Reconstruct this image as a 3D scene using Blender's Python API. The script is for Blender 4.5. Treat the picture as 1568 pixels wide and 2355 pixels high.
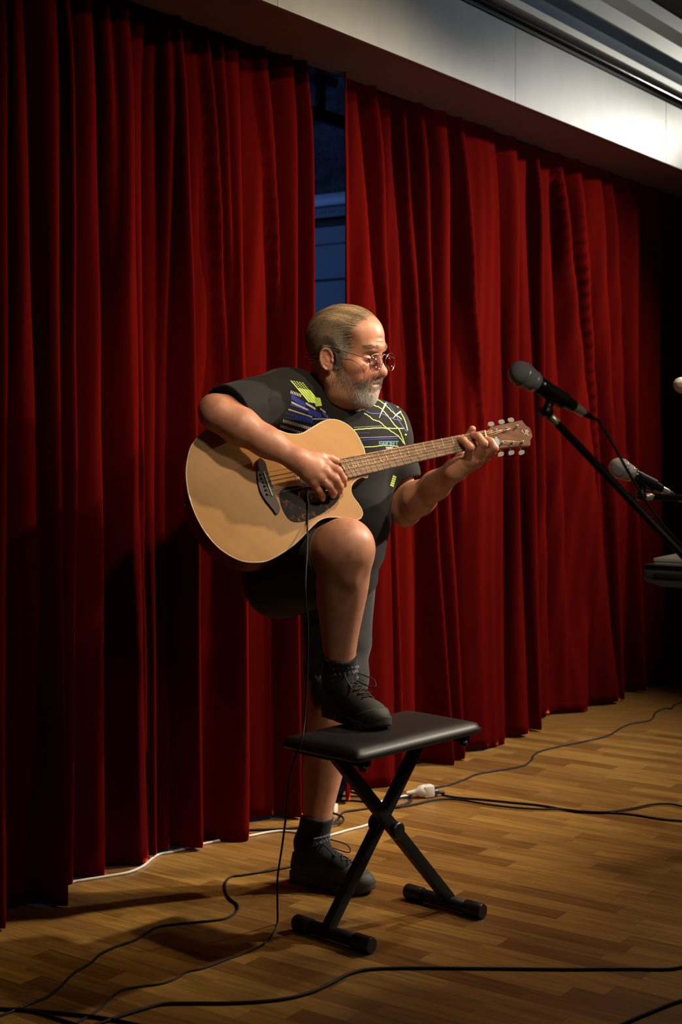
import bpy, bmesh, math, random
import numpy as np
from mathutils import Vector, Matrix
from mathutils.bvhtree import BVHTree

# ------------------------------------------------------------------ camera, world, light, exposure
for _o in list(bpy.data.objects):
    bpy.data.objects.remove(_o)
S = bpy.context.scene
COL = S.collection
F, H = 50 / 36 * 2355, 1.333           # focal length in pixels, eye height in metres
HOR = 1000.0                           # row of the horizon in the photograph
cd = bpy.data.cameras.new('camera')
cam = bpy.data.objects.new('camera', cd)
COL.objects.link(cam)
cam.location = (0, 0, H)
cam.rotation_euler = (math.pi / 2, 0, 0)
cd.lens, cd.sensor_width, cd.sensor_fit = 50, 36, 'AUTO'
cd.shift_y = -(2355 / 2 - HOR) / 2355
cd.clip_start, cd.clip_end = .05, 60
cd.dof.use_dof = True
cd.dof.focus_distance = 4.1
cd.dof.aperture_fstop = 3.6
S.camera = cam
S.view_settings.view_transform = 'Standard'
S.view_settings.look = 'None'
S.view_settings.exposure = 0.0
S.view_settings.gamma = 1
S.view_settings.use_curve_mapping = False
wd = bpy.data.worlds.new('world')
S.world = wd
wd.use_nodes = True
wd.node_tree.nodes['Background'].inputs[0].default_value = (.9, .8, .7, 1)
wd.node_tree.nodes['Background'].inputs[1].default_value = .006


def spot(name, loc, aim, energy, color, size, blend, radius):
    l = bpy.data.lights.new(name, 'SPOT')
    l.energy, l.color, l.spot_size, l.spot_blend, l.shadow_soft_size = energy, color, math.radians(size), blend, radius
    o = bpy.data.objects.new(name, l)
    COL.objects.link(o)
    o.location = loc
    o.rotation_euler = (Vector(aim) - Vector(loc)).to_track_quat('-Z', 'Y').to_euler()
    return o


WARM = (1, .74, .46)
spot('key_spot', (2.0, 3.6, 3.2), (.1, 4.4, 1.72), 300, (1, .77, .5), 64, 1, .05)
spot('side_spot', (3.3, 5.2, 2.95), (-.05, 4.85, 1.22), 850, (1, .86, .70), 52, 1, .06)
spot('curtain_spot', (3.6, 5.9, 3.1), (.86, 6.2, 1.4), 1000, (1, .90, .80), 64, 1, .06)
spot('front_spot', (.75, 2.3, 3.2), (-.05, 4.05, 1.55), 185, (1, .78, .52), 32, 1, .07)
spot('floor_spot', (1.45, 5.0, 3.2), (.72, 4.6, 0), 150, (1, .8, .55), 72, 1, .1)
spot('fill_spot', (1.9, .9, 3.0), (.62, 3.6, 1.55), 85, (1, .82, .62), 46, 1, .2)
spot('fascia_spot', (3.57, 7.88, 3.2), (1.5, 6.75, 2.9), 75, (1, .95, .82), 46, 1, .06)
spot('fascia_wash', (3.0, 2.2, 2.2), (.9, 5.9, 3.0), 130, (.78, .9, 1), 44, 1, .3)
_l = bpy.data.lights.new('backstage_light', 'AREA')
_l.energy, _l.color, _l.size = 9, (.16, .38, 1), .8
_o = bpy.data.objects.new('backstage_light', _l)
COL.objects.link(_o)
_o.location = (-1.8, 6.6, 2.6)
_o.rotation_euler = (Vector((.3, 7.6, 1.4)) - Vector(_o.location)).to_track_quat('-Z', 'Y').to_euler()

# ------------------------------------------------------------------ helpers
rng = np.random.RandomState(7)
rnd = random.Random(5)
TD = np.array([.5745, .8185, 0.])      # along the curtain, away from the camera
TN = np.array([.8185, -.5745, 0.])     # out of the curtain, into the room
UP = np.array([0, 0, 1.])


def W(px, py, d):
    return np.array([(px - 784) / F * d, d, H - (py - HOR) / F * d])


def FL(px, py, z=0.):
    return W(px, py, F * (H - z) / (py - HOR))


CUR0 = FL(150, 2092)
CURC = float(CUR0 @ TN)


def s_of(px, off=0.):
    """distance along the curtain, off metres in front of its fold line"""
    m = (px - 784) / F
    c = CUR0 + TN * off
    return (m * c[1] - c[0]) / (TD[0] - TD[1] * m)


def nrm(v):
    v = np.asarray(v, float)
    return v / np.linalg.norm(v)


def mat(name, col, rough=.6, metal=0., sheen=0., coat=0., noise=None, bump=None, spec=.5, attr=None, **kw):
    m = bpy.data.materials.new(name)
    m.use_nodes = True
    nt = m.node_tree
    b = nt.nodes['Principled BSDF']
    b.inputs['Base Color'].default_value = (*col, 1)
    b.inputs['Roughness'].default_value = rough
    b.inputs['Metallic'].default_value = metal
    b.inputs['Specular IOR Level'].default_value = spec
    if sheen:
        b.inputs['Sheen Weight'].default_value = sheen
        b.inputs['Sheen Roughness'].default_value = kw.get('sheen_rough', .3)
        b.inputs['Sheen Tint'].default_value = (*kw.get('sheen_tint', (1, 1, 1)), 1)
    if coat:
        b.inputs['Coat Weight'].default_value = coat
        b.inputs['Coat Roughness'].default_value = kw.get('coat_rough', .1)
    tc = nt.nodes.new('ShaderNodeTexCoord')
    src = None
    if attr:
        a = nt.nodes.new('ShaderNodeAttribute')
        a.attribute_name = attr
        src = a.outputs['Color']
    if noise:                          # (scale xyz, colour b, strength low, high)
        sc, c2, lo, hi = noise
        mp = nt.nodes.new('ShaderNodeMapping')
        mp.inputs['Scale'].default_value = sc
        mp.inputs['Rotation'].default_value = kw.get('rot', (0, 0, 0))
        nt.links.new(tc.outputs['Object'], mp.inputs['Vector'])
        n = nt.nodes.new('ShaderNodeTexNoise')
        n.inputs['Scale'].default_value = 1
        n.inputs['Detail'].default_value = kw.get('detail', 4)
        nt.links.new(mp.outputs[0], n.inputs['Vector'])
        r = nt.nodes.new('ShaderNodeMapRange')
        r.inputs[1].default_value, r.inputs[2].default_value = lo, hi
        nt.links.new(n.outputs['Fac'], r.inputs[0])
        mx = nt.nodes.new('ShaderNodeMix')
        mx.data_type = 'RGBA'
        nt.links.new(r.outputs[0], mx.inputs[0])
        if src:
            nt.links.new(src, mx.inputs[6])
        else:
            mx.inputs[6].default_value = (*col, 1)
        if attr:
            mx.blend_type = 'MULTIPLY'
        mx.inputs[7].default_value = (*c2, 1)
        src = mx.outputs[2]
    if src:
        nt.links.new(src, b.inputs['Base Color'])
    if bump:                           # (scale, strength, distance)
        n = nt.nodes.new('ShaderNodeTexNoise')
        n.inputs['Scale'].default_value = bump[0]
        n.inputs['Detail'].default_value = 5
        nt.links.new(tc.outputs['Object'], n.inputs['Vector'])
        bp = nt.nodes.new('ShaderNodeBump')
        bp.inputs['Strength'].default_value = bump[1]
        bp.inputs['Distance'].default_value = bump[2]
        nt.links.new(n.outputs['Fac'], bp.inputs['Height'])
        nt.links.new(bp.outputs[0], b.inputs['Normal'])
    return m


ROOTLOC = {}


def tag(o, label=None, cat=None, group=None, kind=None):
    for k, v in (('label', label), ('category', cat), ('group', group), ('kind', kind)):
        if v:
            o[k] = v
    return o


def empty(name, loc, label=None, cat=None, group=None, kind=None):
    o = bpy.data.objects.new(name, None)
    COL.objects.link(o)
    o.empty_display_size = .1
    o.location = loc
    ROOTLOC[o.name] = np.asarray(loc, float)
    return tag(o, label, cat, group, kind)


def obj(name, vf, m, parent=None, smooth=True, loc=None, cols=None):
    """link (verts in world space, faces) as one mesh object; children keep their thing's origin"""
    v, f = vf
    v = np.asarray(v, float).reshape(-1, 3)
    if parent is not None:
        base = ROOTLOC[parent.name]
    else:
        base = np.asarray(loc, float) if loc is not None else np.array([v[:, 0].mean(), v[:, 1].mean(), v[:, 2].min()])
    me = bpy.data.meshes.new(name)
    v = v - base
    if isinstance(f, np.ndarray) and f.ndim == 2:
        k = f.shape[1]
        me.vertices.add(len(v))
        me.vertices.foreach_set('co', v.astype(np.float32).ravel())
        me.loops.add(f.size)
        me.loops.foreach_set('vertex_index', f.astype(np.int32).ravel())
        me.polygons.add(len(f))
        me.polygons.foreach_set('loop_start', np.arange(0, f.size, k, dtype=np.int32))
        me.polygons.foreach_set('loop_total', np.full(len(f), k, np.int32))
        me.update(calc_edges=True)
    else:
        me.from_pydata(v.tolist(), [], [list(map(int, q)) for q in f])
    if smooth:
        me.polygons.foreach_set('use_smooth', np.ones(len(me.polygons), bool))
    if smooth == 'auto':
        me.set_sharp_from_angle(angle=math.radians(38))
    if cols is not None:
        a = me.color_attributes.new('col', 'FLOAT_COLOR', 'POINT')
        c = np.ones((len(v), 4), np.float32)
        c[:, :3] = cols
        a.data.foreach_set('color', c.ravel())
    me.materials.append(m)
    me.update()
    o = bpy.data.objects.new(name, me)
    COL.objects.link(o)
    if parent is not None:
        o.parent = parent
    else:
        o.location = base
    ROOTLOC[o.name] = base
    return o


def join(*parts):
    V, FF, n = [], [], 0
    for v, f in parts:
        v = np.asarray(v, float).reshape(-1, 3)
        V.append(v)
        FF += [[int(i) + n for i in q] for q in f]
        n += len(v)
    return np.concatenate(V), FF


def catmull(pts, n=8):
    p = np.asarray(pts, float)
    p = np.vstack([2 * p[0] - p[1], p, 2 * p[-1] - p[-2]])
    out = []
    for i in range(1, len(p) - 2):
        t = np.linspace(0, 1, n, endpoint=False)[:, None]
        a, b, c, d = p[i - 1], p[i], p[i + 1], p[i + 2]
        out.append(.5 * (2 * b + (c - a) * t + (2 * a - 5 * b + 4 * c - d) * t * t + (3 * b - a - 3 * c + d) * t ** 3))
    out.append(p[-2][None])
    return np.concatenate(out)


def tube(path, r, seg=8, caps=True, closed=False):
    p = np.asarray(path, float)
    n = len(p)
    r = np.broadcast_to(np.asarray(r, float), (n,))
    t = np.gradient(p, axis=0) if not closed else np.roll(p, -1, 0) - np.roll(p, 1, 0)
    t /= np.linalg.norm(t, axis=1)[:, None] + 1e-12
    u = np.cross(t[0], [0.3, .2, 1.])
    if np.linalg.norm(u) < 1e-4:
        u = np.cross(t[0], [1., 0, 0])
    V = []
    ang = np.arange(seg) * 2 * math.pi / seg
    for i in range(n):
        u = u - t[i] * (u @ t[i])
        u /= np.linalg.norm(u) + 1e-12
        w = np.cross(t[i], u)
        V.append(p[i] + r[i] * (np.cos(ang)[:, None] * u + np.sin(ang)[:, None] * w))
    fs = []
    for i in range(n if closed else n - 1):
        j = (i + 1) % n
        for k in range(seg):
            l = (k + 1) % seg
            fs.append((i * seg + k, i * seg + l, j * seg + l, j * seg + k))
    if caps and not closed:
        fs.append(tuple(range(seg))[::-1])
        fs.append(tuple((n - 1) * seg + k for k in range(seg)))
    return np.concatenate(V), fs


def box(c, half, R=None, bevel=0.):
    """box with bevelled edges; R columns are its axes"""
    bm = bmesh.new()
    bmesh.ops.create_cube(bm, size=2)
    for v in bm.verts:
        v.co = Vector((v.co.x * half[0], v.co.y * half[1], v.co.z * half[2]))
    if bevel:
        bmesh.ops.bevel(bm, geom=bm.edges[:], offset=bevel, segments=2, affect='EDGES', profile=.6)
    bm.verts.index_update()
    v = np.array([v.co[:] for v in bm.verts])
    f = [[w.index for w in q.verts] for q in bm.faces]
    bm.free()
    if R is not None:
        v = v @ np.asarray(R, float).T
    return v + np.asarray(c, float), f


def lathe(profile, o, ax, seg=24):
    """profile: list of (distance along axis, radius)"""
    ax = nrm(ax)
    u = nrm(np.cross(ax, [.13, .27, .95]))
    w = np.cross(ax, u)
    ang = np.arange(seg) * 2 * math.pi / seg
    V, fs = [], []
    for d, r in profile:
        V.append(np.asarray(o) + ax * d + max(r, 1e-5) * (np.cos(ang)[:, None] * u + np.sin(ang)[:, None] * w))
    for i in range(len(profile) - 1):
        for k in range(seg):
            l = (k + 1) % seg
            fs.append((i * seg + k, i * seg + l, (i + 1) * seg + l, (i + 1) * seg + k))
    fs.append(tuple(range(seg))[::-1])
    fs.append(tuple((len(profile) - 1) * seg + k for k in range(seg)))
    return np.concatenate(V), fs


def prism(loop, vec, holes=()):
    """closed 3-D outline (with holes) extruded along vec"""
    bm = bmesh.new()
    rings = []
    es = []
    for lp in (loop, *holes):
        vs = [bm.verts.new(p) for p in np.asarray(lp, float)]
        rings.append(vs)
        es += [bm.edges.new((vs[i], vs[(i + 1) % len(vs)])) for i in range(len(vs))]
    bmesh.ops.triangle_fill(bm, use_beauty=True, use_dissolve=False, edges=es)
    vec = Vector(vec)
    top = {}
    for v in list(bm.verts):
        top[v] = bm.verts.new(v.co + vec)
    for f in list(bm.faces):
        bm.faces.new([top[v] for v in f.verts])
    for vs in rings:
        for i in range(len(vs)):
            a, b = vs[i], vs[(i + 1) % len(vs)]
            bm.faces.new((a, b, top[b], top[a]))
    bmesh.ops.recalc_face_normals(bm, faces=bm.faces[:])
    bm.verts.index_update()
    v = np.array([v.co[:] for v in bm.verts])
    f = [[w.index for w in q.verts] for q in bm.faces]
    bm.free()
    return v, f


def frame3(x, zhint):
    x = nrm(x)
    y = nrm(np.cross(zhint, x))
    return np.stack([x, y, np.cross(x, y)], 1)


# ---- signed distance modelling: tapered capsules and ellipsoids melted together, then meshed
class Cap:
    def __init__(s, a, b, ra, rb=None, fl=None):
        s.a, s.b, s.ra = np.asarray(a, np.float32), np.asarray(b, np.float32), ra
        s.rb = ra if rb is None else rb
        s.fl = fl                       # (axis, factor): squash the section along an axis
        s.c = (s.a + s.b) / 2
        s.r = float(np.linalg.norm(s.b - s.a)) / 2 + max(s.ra, s.rb)

    def __call__(s, P):
        ab = s.b - s.a
        q = P - s.a
        t = np.clip(q @ ab / max(float(ab @ ab), 1e-9), 0, 1)
        e = q - t[:, None] * ab
        if s.fl is not None:
            ax = np.asarray(s.fl[0], np.float32)
            e = e + (e @ ax)[:, None] * ax * (1 / s.fl[1] - 1)
        return np.sqrt((e * e).sum(1)) - (s.ra + (s.rb - s.ra) * t)


class Limb:
    """a limb with a smooth run of girths, its axis bowed sideways"""
    def __init__(s, a, b, ts, rs, bow):
        s.a, s.b, s.bow = np.asarray(a, np.float32), np.asarray(b, np.float32), np.asarray(bow, np.float32)
        t = np.linspace(0, 1, 65)
        r = np.interp(t, ts, rs)
        for _ in range(40):
            r[1:-1] = (r[:-2] + r[1:-1] * 2 + r[2:]) / 4
        s.t, s.rr = t, r
        s.c = (s.a + s.b) / 2
        s.r = float(np.linalg.norm(s.b - s.a)) / 2 + max(rs) + float(np.linalg.norm(s.bow))

    def __call__(s, P):
        ab = s.b - s.a
        q = P - s.a
        t = np.clip(q @ ab / float(ab @ ab), 0, 1)
        e = q - t[:, None] * ab - np.sin(t * math.pi)[:, None] * s.bow
        return (np.sqrt((e * e).sum(1)) - np.interp(t, s.t, s.rr)).astype(np.float32)


class Ell:
    def __init__(s, c, r, R=None):
        s.c, s.rr = np.asarray(c, np.float32), np.asarray(r, np.float32)
        s.R = np.eye(3, dtype=np.float32) if R is None else np.asarray(R, np.float32)
        s.r = float(max(r))

    def __call__(s, P):
        q = (P - s.c) @ s.R
        k0 = np.sqrt(((q / s.rr) ** 2).sum(1))
        k1 = np.sqrt(((q / s.rr ** 2) ** 2).sum(1)) + 1e-9
        return k0 * (k0 - 1) / k1


def smin(a, b, k):
    h = np.maximum(k - np.abs(a - b), 0) / k
    return np.minimum(a, b) - h * h * k * .25


class Group:
    """items: (shape, blend) or (shape, blend, '-') to carve"""
    def __init__(s, items, post=None):
        s.it = [i if len(i) == 3 else (i[0], i[1], '+') for i in items]
        pos = [i[0] for i in s.it if i[2] == '+']
        lo = np.min([p.c - p.r for p in pos], 0)
        hi = np.max([p.c + p.r for p in pos], 0)
        s.lo, s.hi = lo, hi
        s.c, s.r = (lo + hi) / 2, float(np.linalg.norm(hi - lo)) / 2
        s.post = post

    def __call__(s, P, near=None):
        d = np.full(len(P), 1., np.float32)
        c = near[0] if near else None
        for sh, k, op in s.it:
            if near and np.linalg.norm(sh.c - c) - sh.r > near[1] + .05:
                continue
            e = sh(P, near) if isinstance(sh, Group) else sh(P)
            d = smin(d, e, k) if op == '+' else -smin(-d, e, k)
        return s.post(P, d) if s.post else d


class Framed:
    """a shape modelled in local axes; R columns are the axes, S the scale"""
    def __init__(s, sh, O, R, sc):
        s.sh, s.O, s.R, s.S = sh, np.asarray(O, np.float32), np.asarray(R, np.float32), sc
        s.c = s.O + s.R @ sh.c.astype(np.float32) * sc
        s.r = sh.r * sc

    def loc(s, P):
        return ((P - s.O) @ s.R) / s.S

    def __call__(s, P):
        return s.sh(s.loc(P).astype(np.float32)) * s.S


def nets(fn, lo, hi, h, n=22):
    """mesh the zero surface of fn(P, near) with surface nets, block by block"""
    lo = np.asarray(lo, float)
    dims = np.ceil((np.asarray(hi) - lo) / (h * n)).astype(int)
    bs = h * n
    g = np.stack(np.meshgrid(*[np.arange(k) for k in dims], indexing='ij'), -1).reshape(-1, 3)
    cen = (lo + (g + .5) * bs).astype(np.float32)
    d = fn(cen, None)
    keep = g[np.abs(d) < bs * .87 * 1.5 + .02]
    ar = np.arange(-1, n + 1)
    oc = np.stack(np.meshgrid(ar, ar, ar, indexing='ij'), -1).reshape(-1, 3)
    A, B, C = [int(k) * n + 4 for k in dims]
    V, I, Q = [], [], []
    m = n + 2
    for b in keep:
        P = (lo + (b * n + oc) * h).astype(np.float32)
        s = fn(P, (lo + (b + .5) * bs, bs * .95)).reshape(m, m, m)
        ins = s < 0
        if ins.all() or not ins.any():
            continue
        cn = [(i, j, k) for i in (0, 1) for j in (0, 1) for k in (0, 1)]
        sl = lambda a, i, j, k: a[i:m - 1 + i, j:m - 1 + j, k:m - 1 + k]
        cnt = sum(sl(ins, *q).astype(np.int8) for q in cn)
        mix = np.argwhere((cnt > 0) & (cnt < 8))
        acc = np.zeros((len(mix), 3))
        num = np.zeros(len(mix))
        for q in cn:
            for ax in range(3):
                if q[ax] == 0:
                    q2 = list(q)
                    q2[ax] = 1
                    a = s[tuple((mix + q).T)]
                    e = s[tuple((mix + q2).T)]
                    cr = (a < 0) != (e < 0)
                    t = np.where(cr, a / np.where(cr, a - e, 1), 0)
                    pt = np.tile(np.array(q, float), (len(mix), 1))
                    pt[:, ax] = t
                    acc += pt * cr[:, None]
                    num += cr
        pos = lo + (b * n + mix - 1 + acc / num[:, None]) * h
        gid = lambda c: ((b[0] * n + c[:, 0] + 1) * B + (b[1] * n + c[:, 1] + 1)) * C + (b[2] * n + c[:, 2] + 1)
        V.append(pos)
        I.append(gid(mix - 1))
        core = slice(1, n + 1)
        for ax in range(3):
            a = ins[core, core, core]
            s2 = [core] * 3
            s2[ax] = slice(2, n + 2)
            e = ins[tuple(s2)]
            o1, o2 = [(1, 2), (2, 0), (0, 1)][ax]
            u = np.zeros(3, int)
            w = np.zeros(3, int)
            u[o1] = 1
            w[o2] = 1
            for flag, order in ((a & ~e, (0, 1, 2, 3)), (~a & e, (3, 2, 1, 0))):
                c = np.argwhere(flag)
                if len(c):
                    q4 = np.stack([gid(c - u - w), gid(c - w), gid(c), gid(c - u)], 1)
                    Q.append(q4[:, order])
    V, I, Q = np.concatenate(V), np.concatenate(I), np.concatenate(Q)
    ids, first = np.unique(I, return_index=True)
    return V[first], np.searchsorted(ids, Q)


def gradient(fn, P, e=.002):
    g = np.stack([fn(P + np.eye(3)[i] * e) - fn(P - np.eye(3)[i] * e) for i in range(3)], 1)
    return g / (np.linalg.norm(g, axis=1)[:, None] + 1e-9)


def bvh_of(vf):
    return BVHTree.FromPolygons([tuple(p) for p in np.asarray(vf[0], float)], [tuple(map(int, q)) for q in vf[1]])


# ------------------------------------------------------------------ the room
M_velvet = mat('red_velvet', (.085, .003, .002), .85, sheen=1., sheen_rough=.2, sheen_tint=(1, .062, .035), spec=.0,
               noise=((3, 3, .6), (.055, .002, .0015), .35, .7), bump=(900, .25, .0006))
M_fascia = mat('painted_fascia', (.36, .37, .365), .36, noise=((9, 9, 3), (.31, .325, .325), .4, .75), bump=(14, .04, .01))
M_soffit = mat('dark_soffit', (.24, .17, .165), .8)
M_blackgloss = mat('black_rail_paint', (.008, .008, .009), .18, coat=.6)
M_cove = mat('blue_grey_paint', (.10, .14, .18), .55)
M_pale = mat('pale_moulding_paint', (.52, .52, .46), .42)
M_ceil = mat('dark_ceiling_paint', (.035, .037, .036), .9)
M_stone = mat('rough_dark_plaster', (.085, .085, .10), .95, noise=((6, 6, 14), (.03, .03, .036), .38, .62), bump=(28, 1., .03))
M_bluewall = mat('smooth_stage_wall', (.22, .25, .29), .6, noise=((2, 2, 2), (.18, .21, .25), .4, .6))
M_bluebeam = mat('painted_steel_housing', (.42, .42, .5), .4)
M_blackmetal = mat('black_steel', (.010, .010, .011), .45, metal=.2)

# floor: sub-floor slab and the parquet strips, each a piece of its own
slab = box((1.4, 6.0, -.034), (6.0, 5.4, .025))
floor = obj('floor', slab, mat('floor_base', (.13, .066, .02), .5), smooth=False, loc=(0, 0, 0))
tag(floor, kind='structure')
M_plank = bpy.data.materials.new('parquet')
M_plank.use_nodes = True
nt = M_plank.node_tree
pb = nt.nodes['Principled BSDF']
pb.inputs['Roughness'].default_value = .36
pb.inputs['Coat Weight'].default_value = .15
pb.inputs['Coat Roughness'].default_value = .3
oi = nt.nodes.new('ShaderNodeObjectInfo')
tc = nt.nodes.new('ShaderNodeTexCoord')
ad = nt.nodes.new('ShaderNodeVectorMath')
ad.operation = 'MULTIPLY_ADD'
cb = nt.nodes.new('ShaderNodeCombineXYZ')
for i in range(3):
    nt.links.new(oi.outputs['Random'], cb.inputs[i])
nt.links.new(cb.outputs[0], ad.inputs[0])
ad.inputs[1].default_value = (17, 29, 11)
nt.links.new(tc.outputs['Object'], ad.inputs[2])
mp = nt.nodes.new('ShaderNodeMapping')
mp.inputs['Scale'].default_value = (4, 46, 20)
nt.links.new(ad.outputs[0], mp.inputs['Vector'])
n1 = nt.nodes.new('ShaderNodeTexNoise')
n1.inputs['Scale'].default_value = 1.2
n1.inputs['Detail'].default_value = 6
n1.inputs['Distortion'].default_value = .6
nt.links.new(mp.outputs[0], n1.inputs['Vector'])
cr = nt.nodes.new('ShaderNodeValToRGB')
cr.color_ramp.elements[0].position, cr.color_ramp.elements[0].color = 0, (.18, .086, .021, 1)
cr.color_ramp.elements[1].position, cr.color_ramp.elements[1].color = 1, (.38, .212, .050, 1)
e = cr.color_ramp.elements.new(.45)
e.color = (.30, .16, .040, 1)
nt.links.new(oi.outputs['Random'], cr.inputs[0])
mr = nt.nodes.new('ShaderNodeMapRange')
mr.inputs[1].default_value, mr.inputs[2].default_value = .36, .74
nt.links.new(n1.outputs['Fac'], mr.inputs[0])
mx = nt.nodes.new('ShaderNodeMix')
mx.data_type = 'RGBA'
mx.blend_type = 'MULTIPLY'
mx.inputs[7].default_value = (.60, .52, .42, 1)
nt.links.new(mr.outputs[0], mx.inputs[0])
nt.links.new(cr.outputs[0], mx.inputs[6])
nt.links.new(mx.outputs[2], pb.inputs['Base Color'])
PW = .0685
lens = (.27, .33, .40, .46)
pm = {}
for L in lens:
    v, f = box((0, 0, -.0045), (L / 2 - .0002, PW / 2 - .0002, .0045), bevel=.0006)
    me = bpy.data.meshes.new('plank')
    me.from_pydata(v.tolist(), [], f)
    me.materials.append(M_plank)
    pm[L] = me
ang = math.atan2(TN[1], TN[0])
prng = random.Random(3)
spots = []
for row in range(-26, 106):
    a = row * PW
    q = -1.2 - prng.random() * .4
    while q < 5.0:
        L = prng.choice(lens)
        c = CUR0 + TD * a + TN * (q + L / 2)
        q += L
        ok = 0
        for t in (-L / 2, 0, L / 2):
            e2 = c + TN * t
            if e2[1] > 2.5:
                x, y = 784 + e2[0] / e2[1] * F, HOR + H / e2[1] * F
                if -330 < x < 1900 and y < 2650:
                    ok = max(ok, 1)
                if -20 < x < 1590 and y < 2375:
                    ok = 2
        if ok and q > -.75:
            spots.append((c, L, ok != 2))
spots.sort(key=lambda t: (t[2], t[0][1]))
rest = []
for i, (c, L, far) in enumerate(spots):
    if i < 300:
        o = bpy.data.objects.new('plank', pm[L])
        COL.objects.link(o)
        o.parent = floor
        o.location = (c[0], c[1], 0)
        o.rotation_euler = (0, 0, ang)
    else:
        rest.append(box((c[0], c[1], -.0045), (L / 2 - .0002, PW / 2 - .0002, .0045), np.stack([TN, np.cross(UP, TN), UP], 1)))
if rest:
    tag(obj('plank_field', join(*rest), M_plank, floor, smooth=False), kind='stuff')
print('planks', len(spots))


def curtain(name, knots, s0, s1, label, n_s, back=.165, edge=None):
    """velvet hung in folds. knots: ((px at y=400, px at y=1100, px at hem), amplitude top/mid/hem, right width)"""
    zs = np.concatenate([np.linspace(.005, .3, 8), np.linspace(.36, 2.74, 40)])
    zk = np.array([.0, 1.2, 2.3, 2.74])
    ss = np.linspace(s0, s1, n_s)
    D = np.full((len(zs), n_s), -back)
    D += .012 * np.sin(ss * 9.1 + 1.3)[None] + .006 * np.sin(ss[None] * 37 + zs[:, None] * 1.7)
    D -= .05 * np.exp(-((ss - .33) / .3) ** 4)[None] * np.interp(zs, [0, 2], [1, .2])[:, None]
    D0 = D.copy()
    rs = []
    for k in knots:
        xt, xm, xb = k[0]
        at, am, ab = k[1]
        lv = [min(-back + 1.27 * q, 0) for q in (at, am, ab)]
        st, sm, sb = s_of(xt, lv[0]), s_of(xm, lv[1]), s_of(xb, lv[2])
        c = np.interp(zs, zk, [sb, sm, st, st + (st - sm) * .3])
        a = np.interp(zs, zk, [ab, am, at, at * .9])
        rs.append((c, a, k[2], k[3] if len(k) > 3 else None, k[4] if len(k) > 4 else 2.2))
    order = sorted(range(len(rs)), key=lambda i: rs[i][0].mean())
    for n, i in enumerate(order):
        c, a, wr, wl, pw = rs[i]
        if wl is None:
            p = rs[order[n - 1]][0] if n else c - .2
            wl = np.clip(np.abs(c - p) * .55, .03, .17)[:, None]
        u = ss[None] - c[:, None]
        g = np.where(u < 0, np.exp(-(np.abs(u) / wl) ** pw), np.exp(-(np.abs(u) / wr) ** 2.6))
        h = D0 + (-back + a[:, None] * 1.27 - D0) * g
        kk = .012
        hh = np.maximum(kk - np.abs(D - h), 0) / kk
        D = np.maximum(D, h) + hh * hh * kk * .25
    D += .0025 * np.sin(ss[None] * 83 + 3 * np.sin(zs[:, None] * 2.1))
    D = D * np.interp(zs, [0, 2.45, 2.74], [1, 1, .55])[:, None] - np.interp(zs, [0, 2.45, 2.74], [0, 0, .03])[:, None]
    if edge:
        D = np.maximum(D, -edge * (ss - s0)[None] - .004)
    hem = .006 * np.sin(ss * 14) + .004
    z = zs[:, None] + np.where(zs[:, None] < .1, hem[None], 0)
    P = CUR0[None, None] + TD * ss[None, :, None] + TN * D[..., None]
    P[..., 2] = z
    nz = len(zs)
    idx = np.arange(nz * n_s).reshape(nz, n_s)
    q = np.stack([idx[:-1, :-1], idx[:-1, 1:], idx[1:, 1:], idx[1:, :-1]], -1).reshape(-1, 4)
    o = obj(name, (P.reshape(-1, 3), q), M_velvet, loc=CUR0 + TD * s0)
    md = o.modifiers.new('thickness', 'SOLIDIFY')
    md.thickness, md.offset = .004, -1
    return tag(o, label, 'curtain')


A = (1, 1, 1)
f = .125
curtain('stage_curtain', [
    ((-330, -330, -330), (f, f, f), .04), ((-275, -270, -260), (f, .11, f), .03), ((-225, -215, -205), (.11, f, f), .035), ((-170, -165, -150), (f, f, .11), .03),
    ((-118, -110, -104), (f, .11, f), .03), ((-60, -55, -50), (f, f, f), .03), ((16, 13, 10), (f, f, f), .03), ((50, 74, 100), (.10, .09, .03), .06), ((100, 108, 112), (.0, .03, .05), .03),
    ((134, 138, 154), (.11, f, .13), .028), ((170, 176, 166), (f, .11, .04), .028), ((220, 234, 241), (.10, .09, .036), .03),
    ((264, 287, 300), (.10, .07, .02), .05), ((302, 312, 332), (.12, .115, .052), .075, .06), ((322, 330, 340), (.06, .10, .0), .03),
    ((352, 353, 360), (.05, .05, .04), .03), ((395, 372, 385), (.09, .05, .03), .045), ((434, 457, 467), (.12, .12, .09), .03), ((459, 490, 500), (.07, .03, .02), .06),
    ((503, 532, 548), (.11, .06, .02), .025), ((528, 543, 555), (.10, .07, .04), .025), ((551, 566, 570), (.10, .12, .13), .05),
    ((598, 612, 620), (.08, .05, .05), .06), ((634, 660, 668), (.11, .06, .03), .025), ((653, 640, 640), (.07, .04, .05), .04),
    ((682, 682, 693), (.12, .12, .12), .035), ((720, 728, 732), (.125, .125, .125), .03)],
    s_of(-380), s_of(734), 'red velvet stage curtain left of the dark gap, behind the guitarist', 800)
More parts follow.
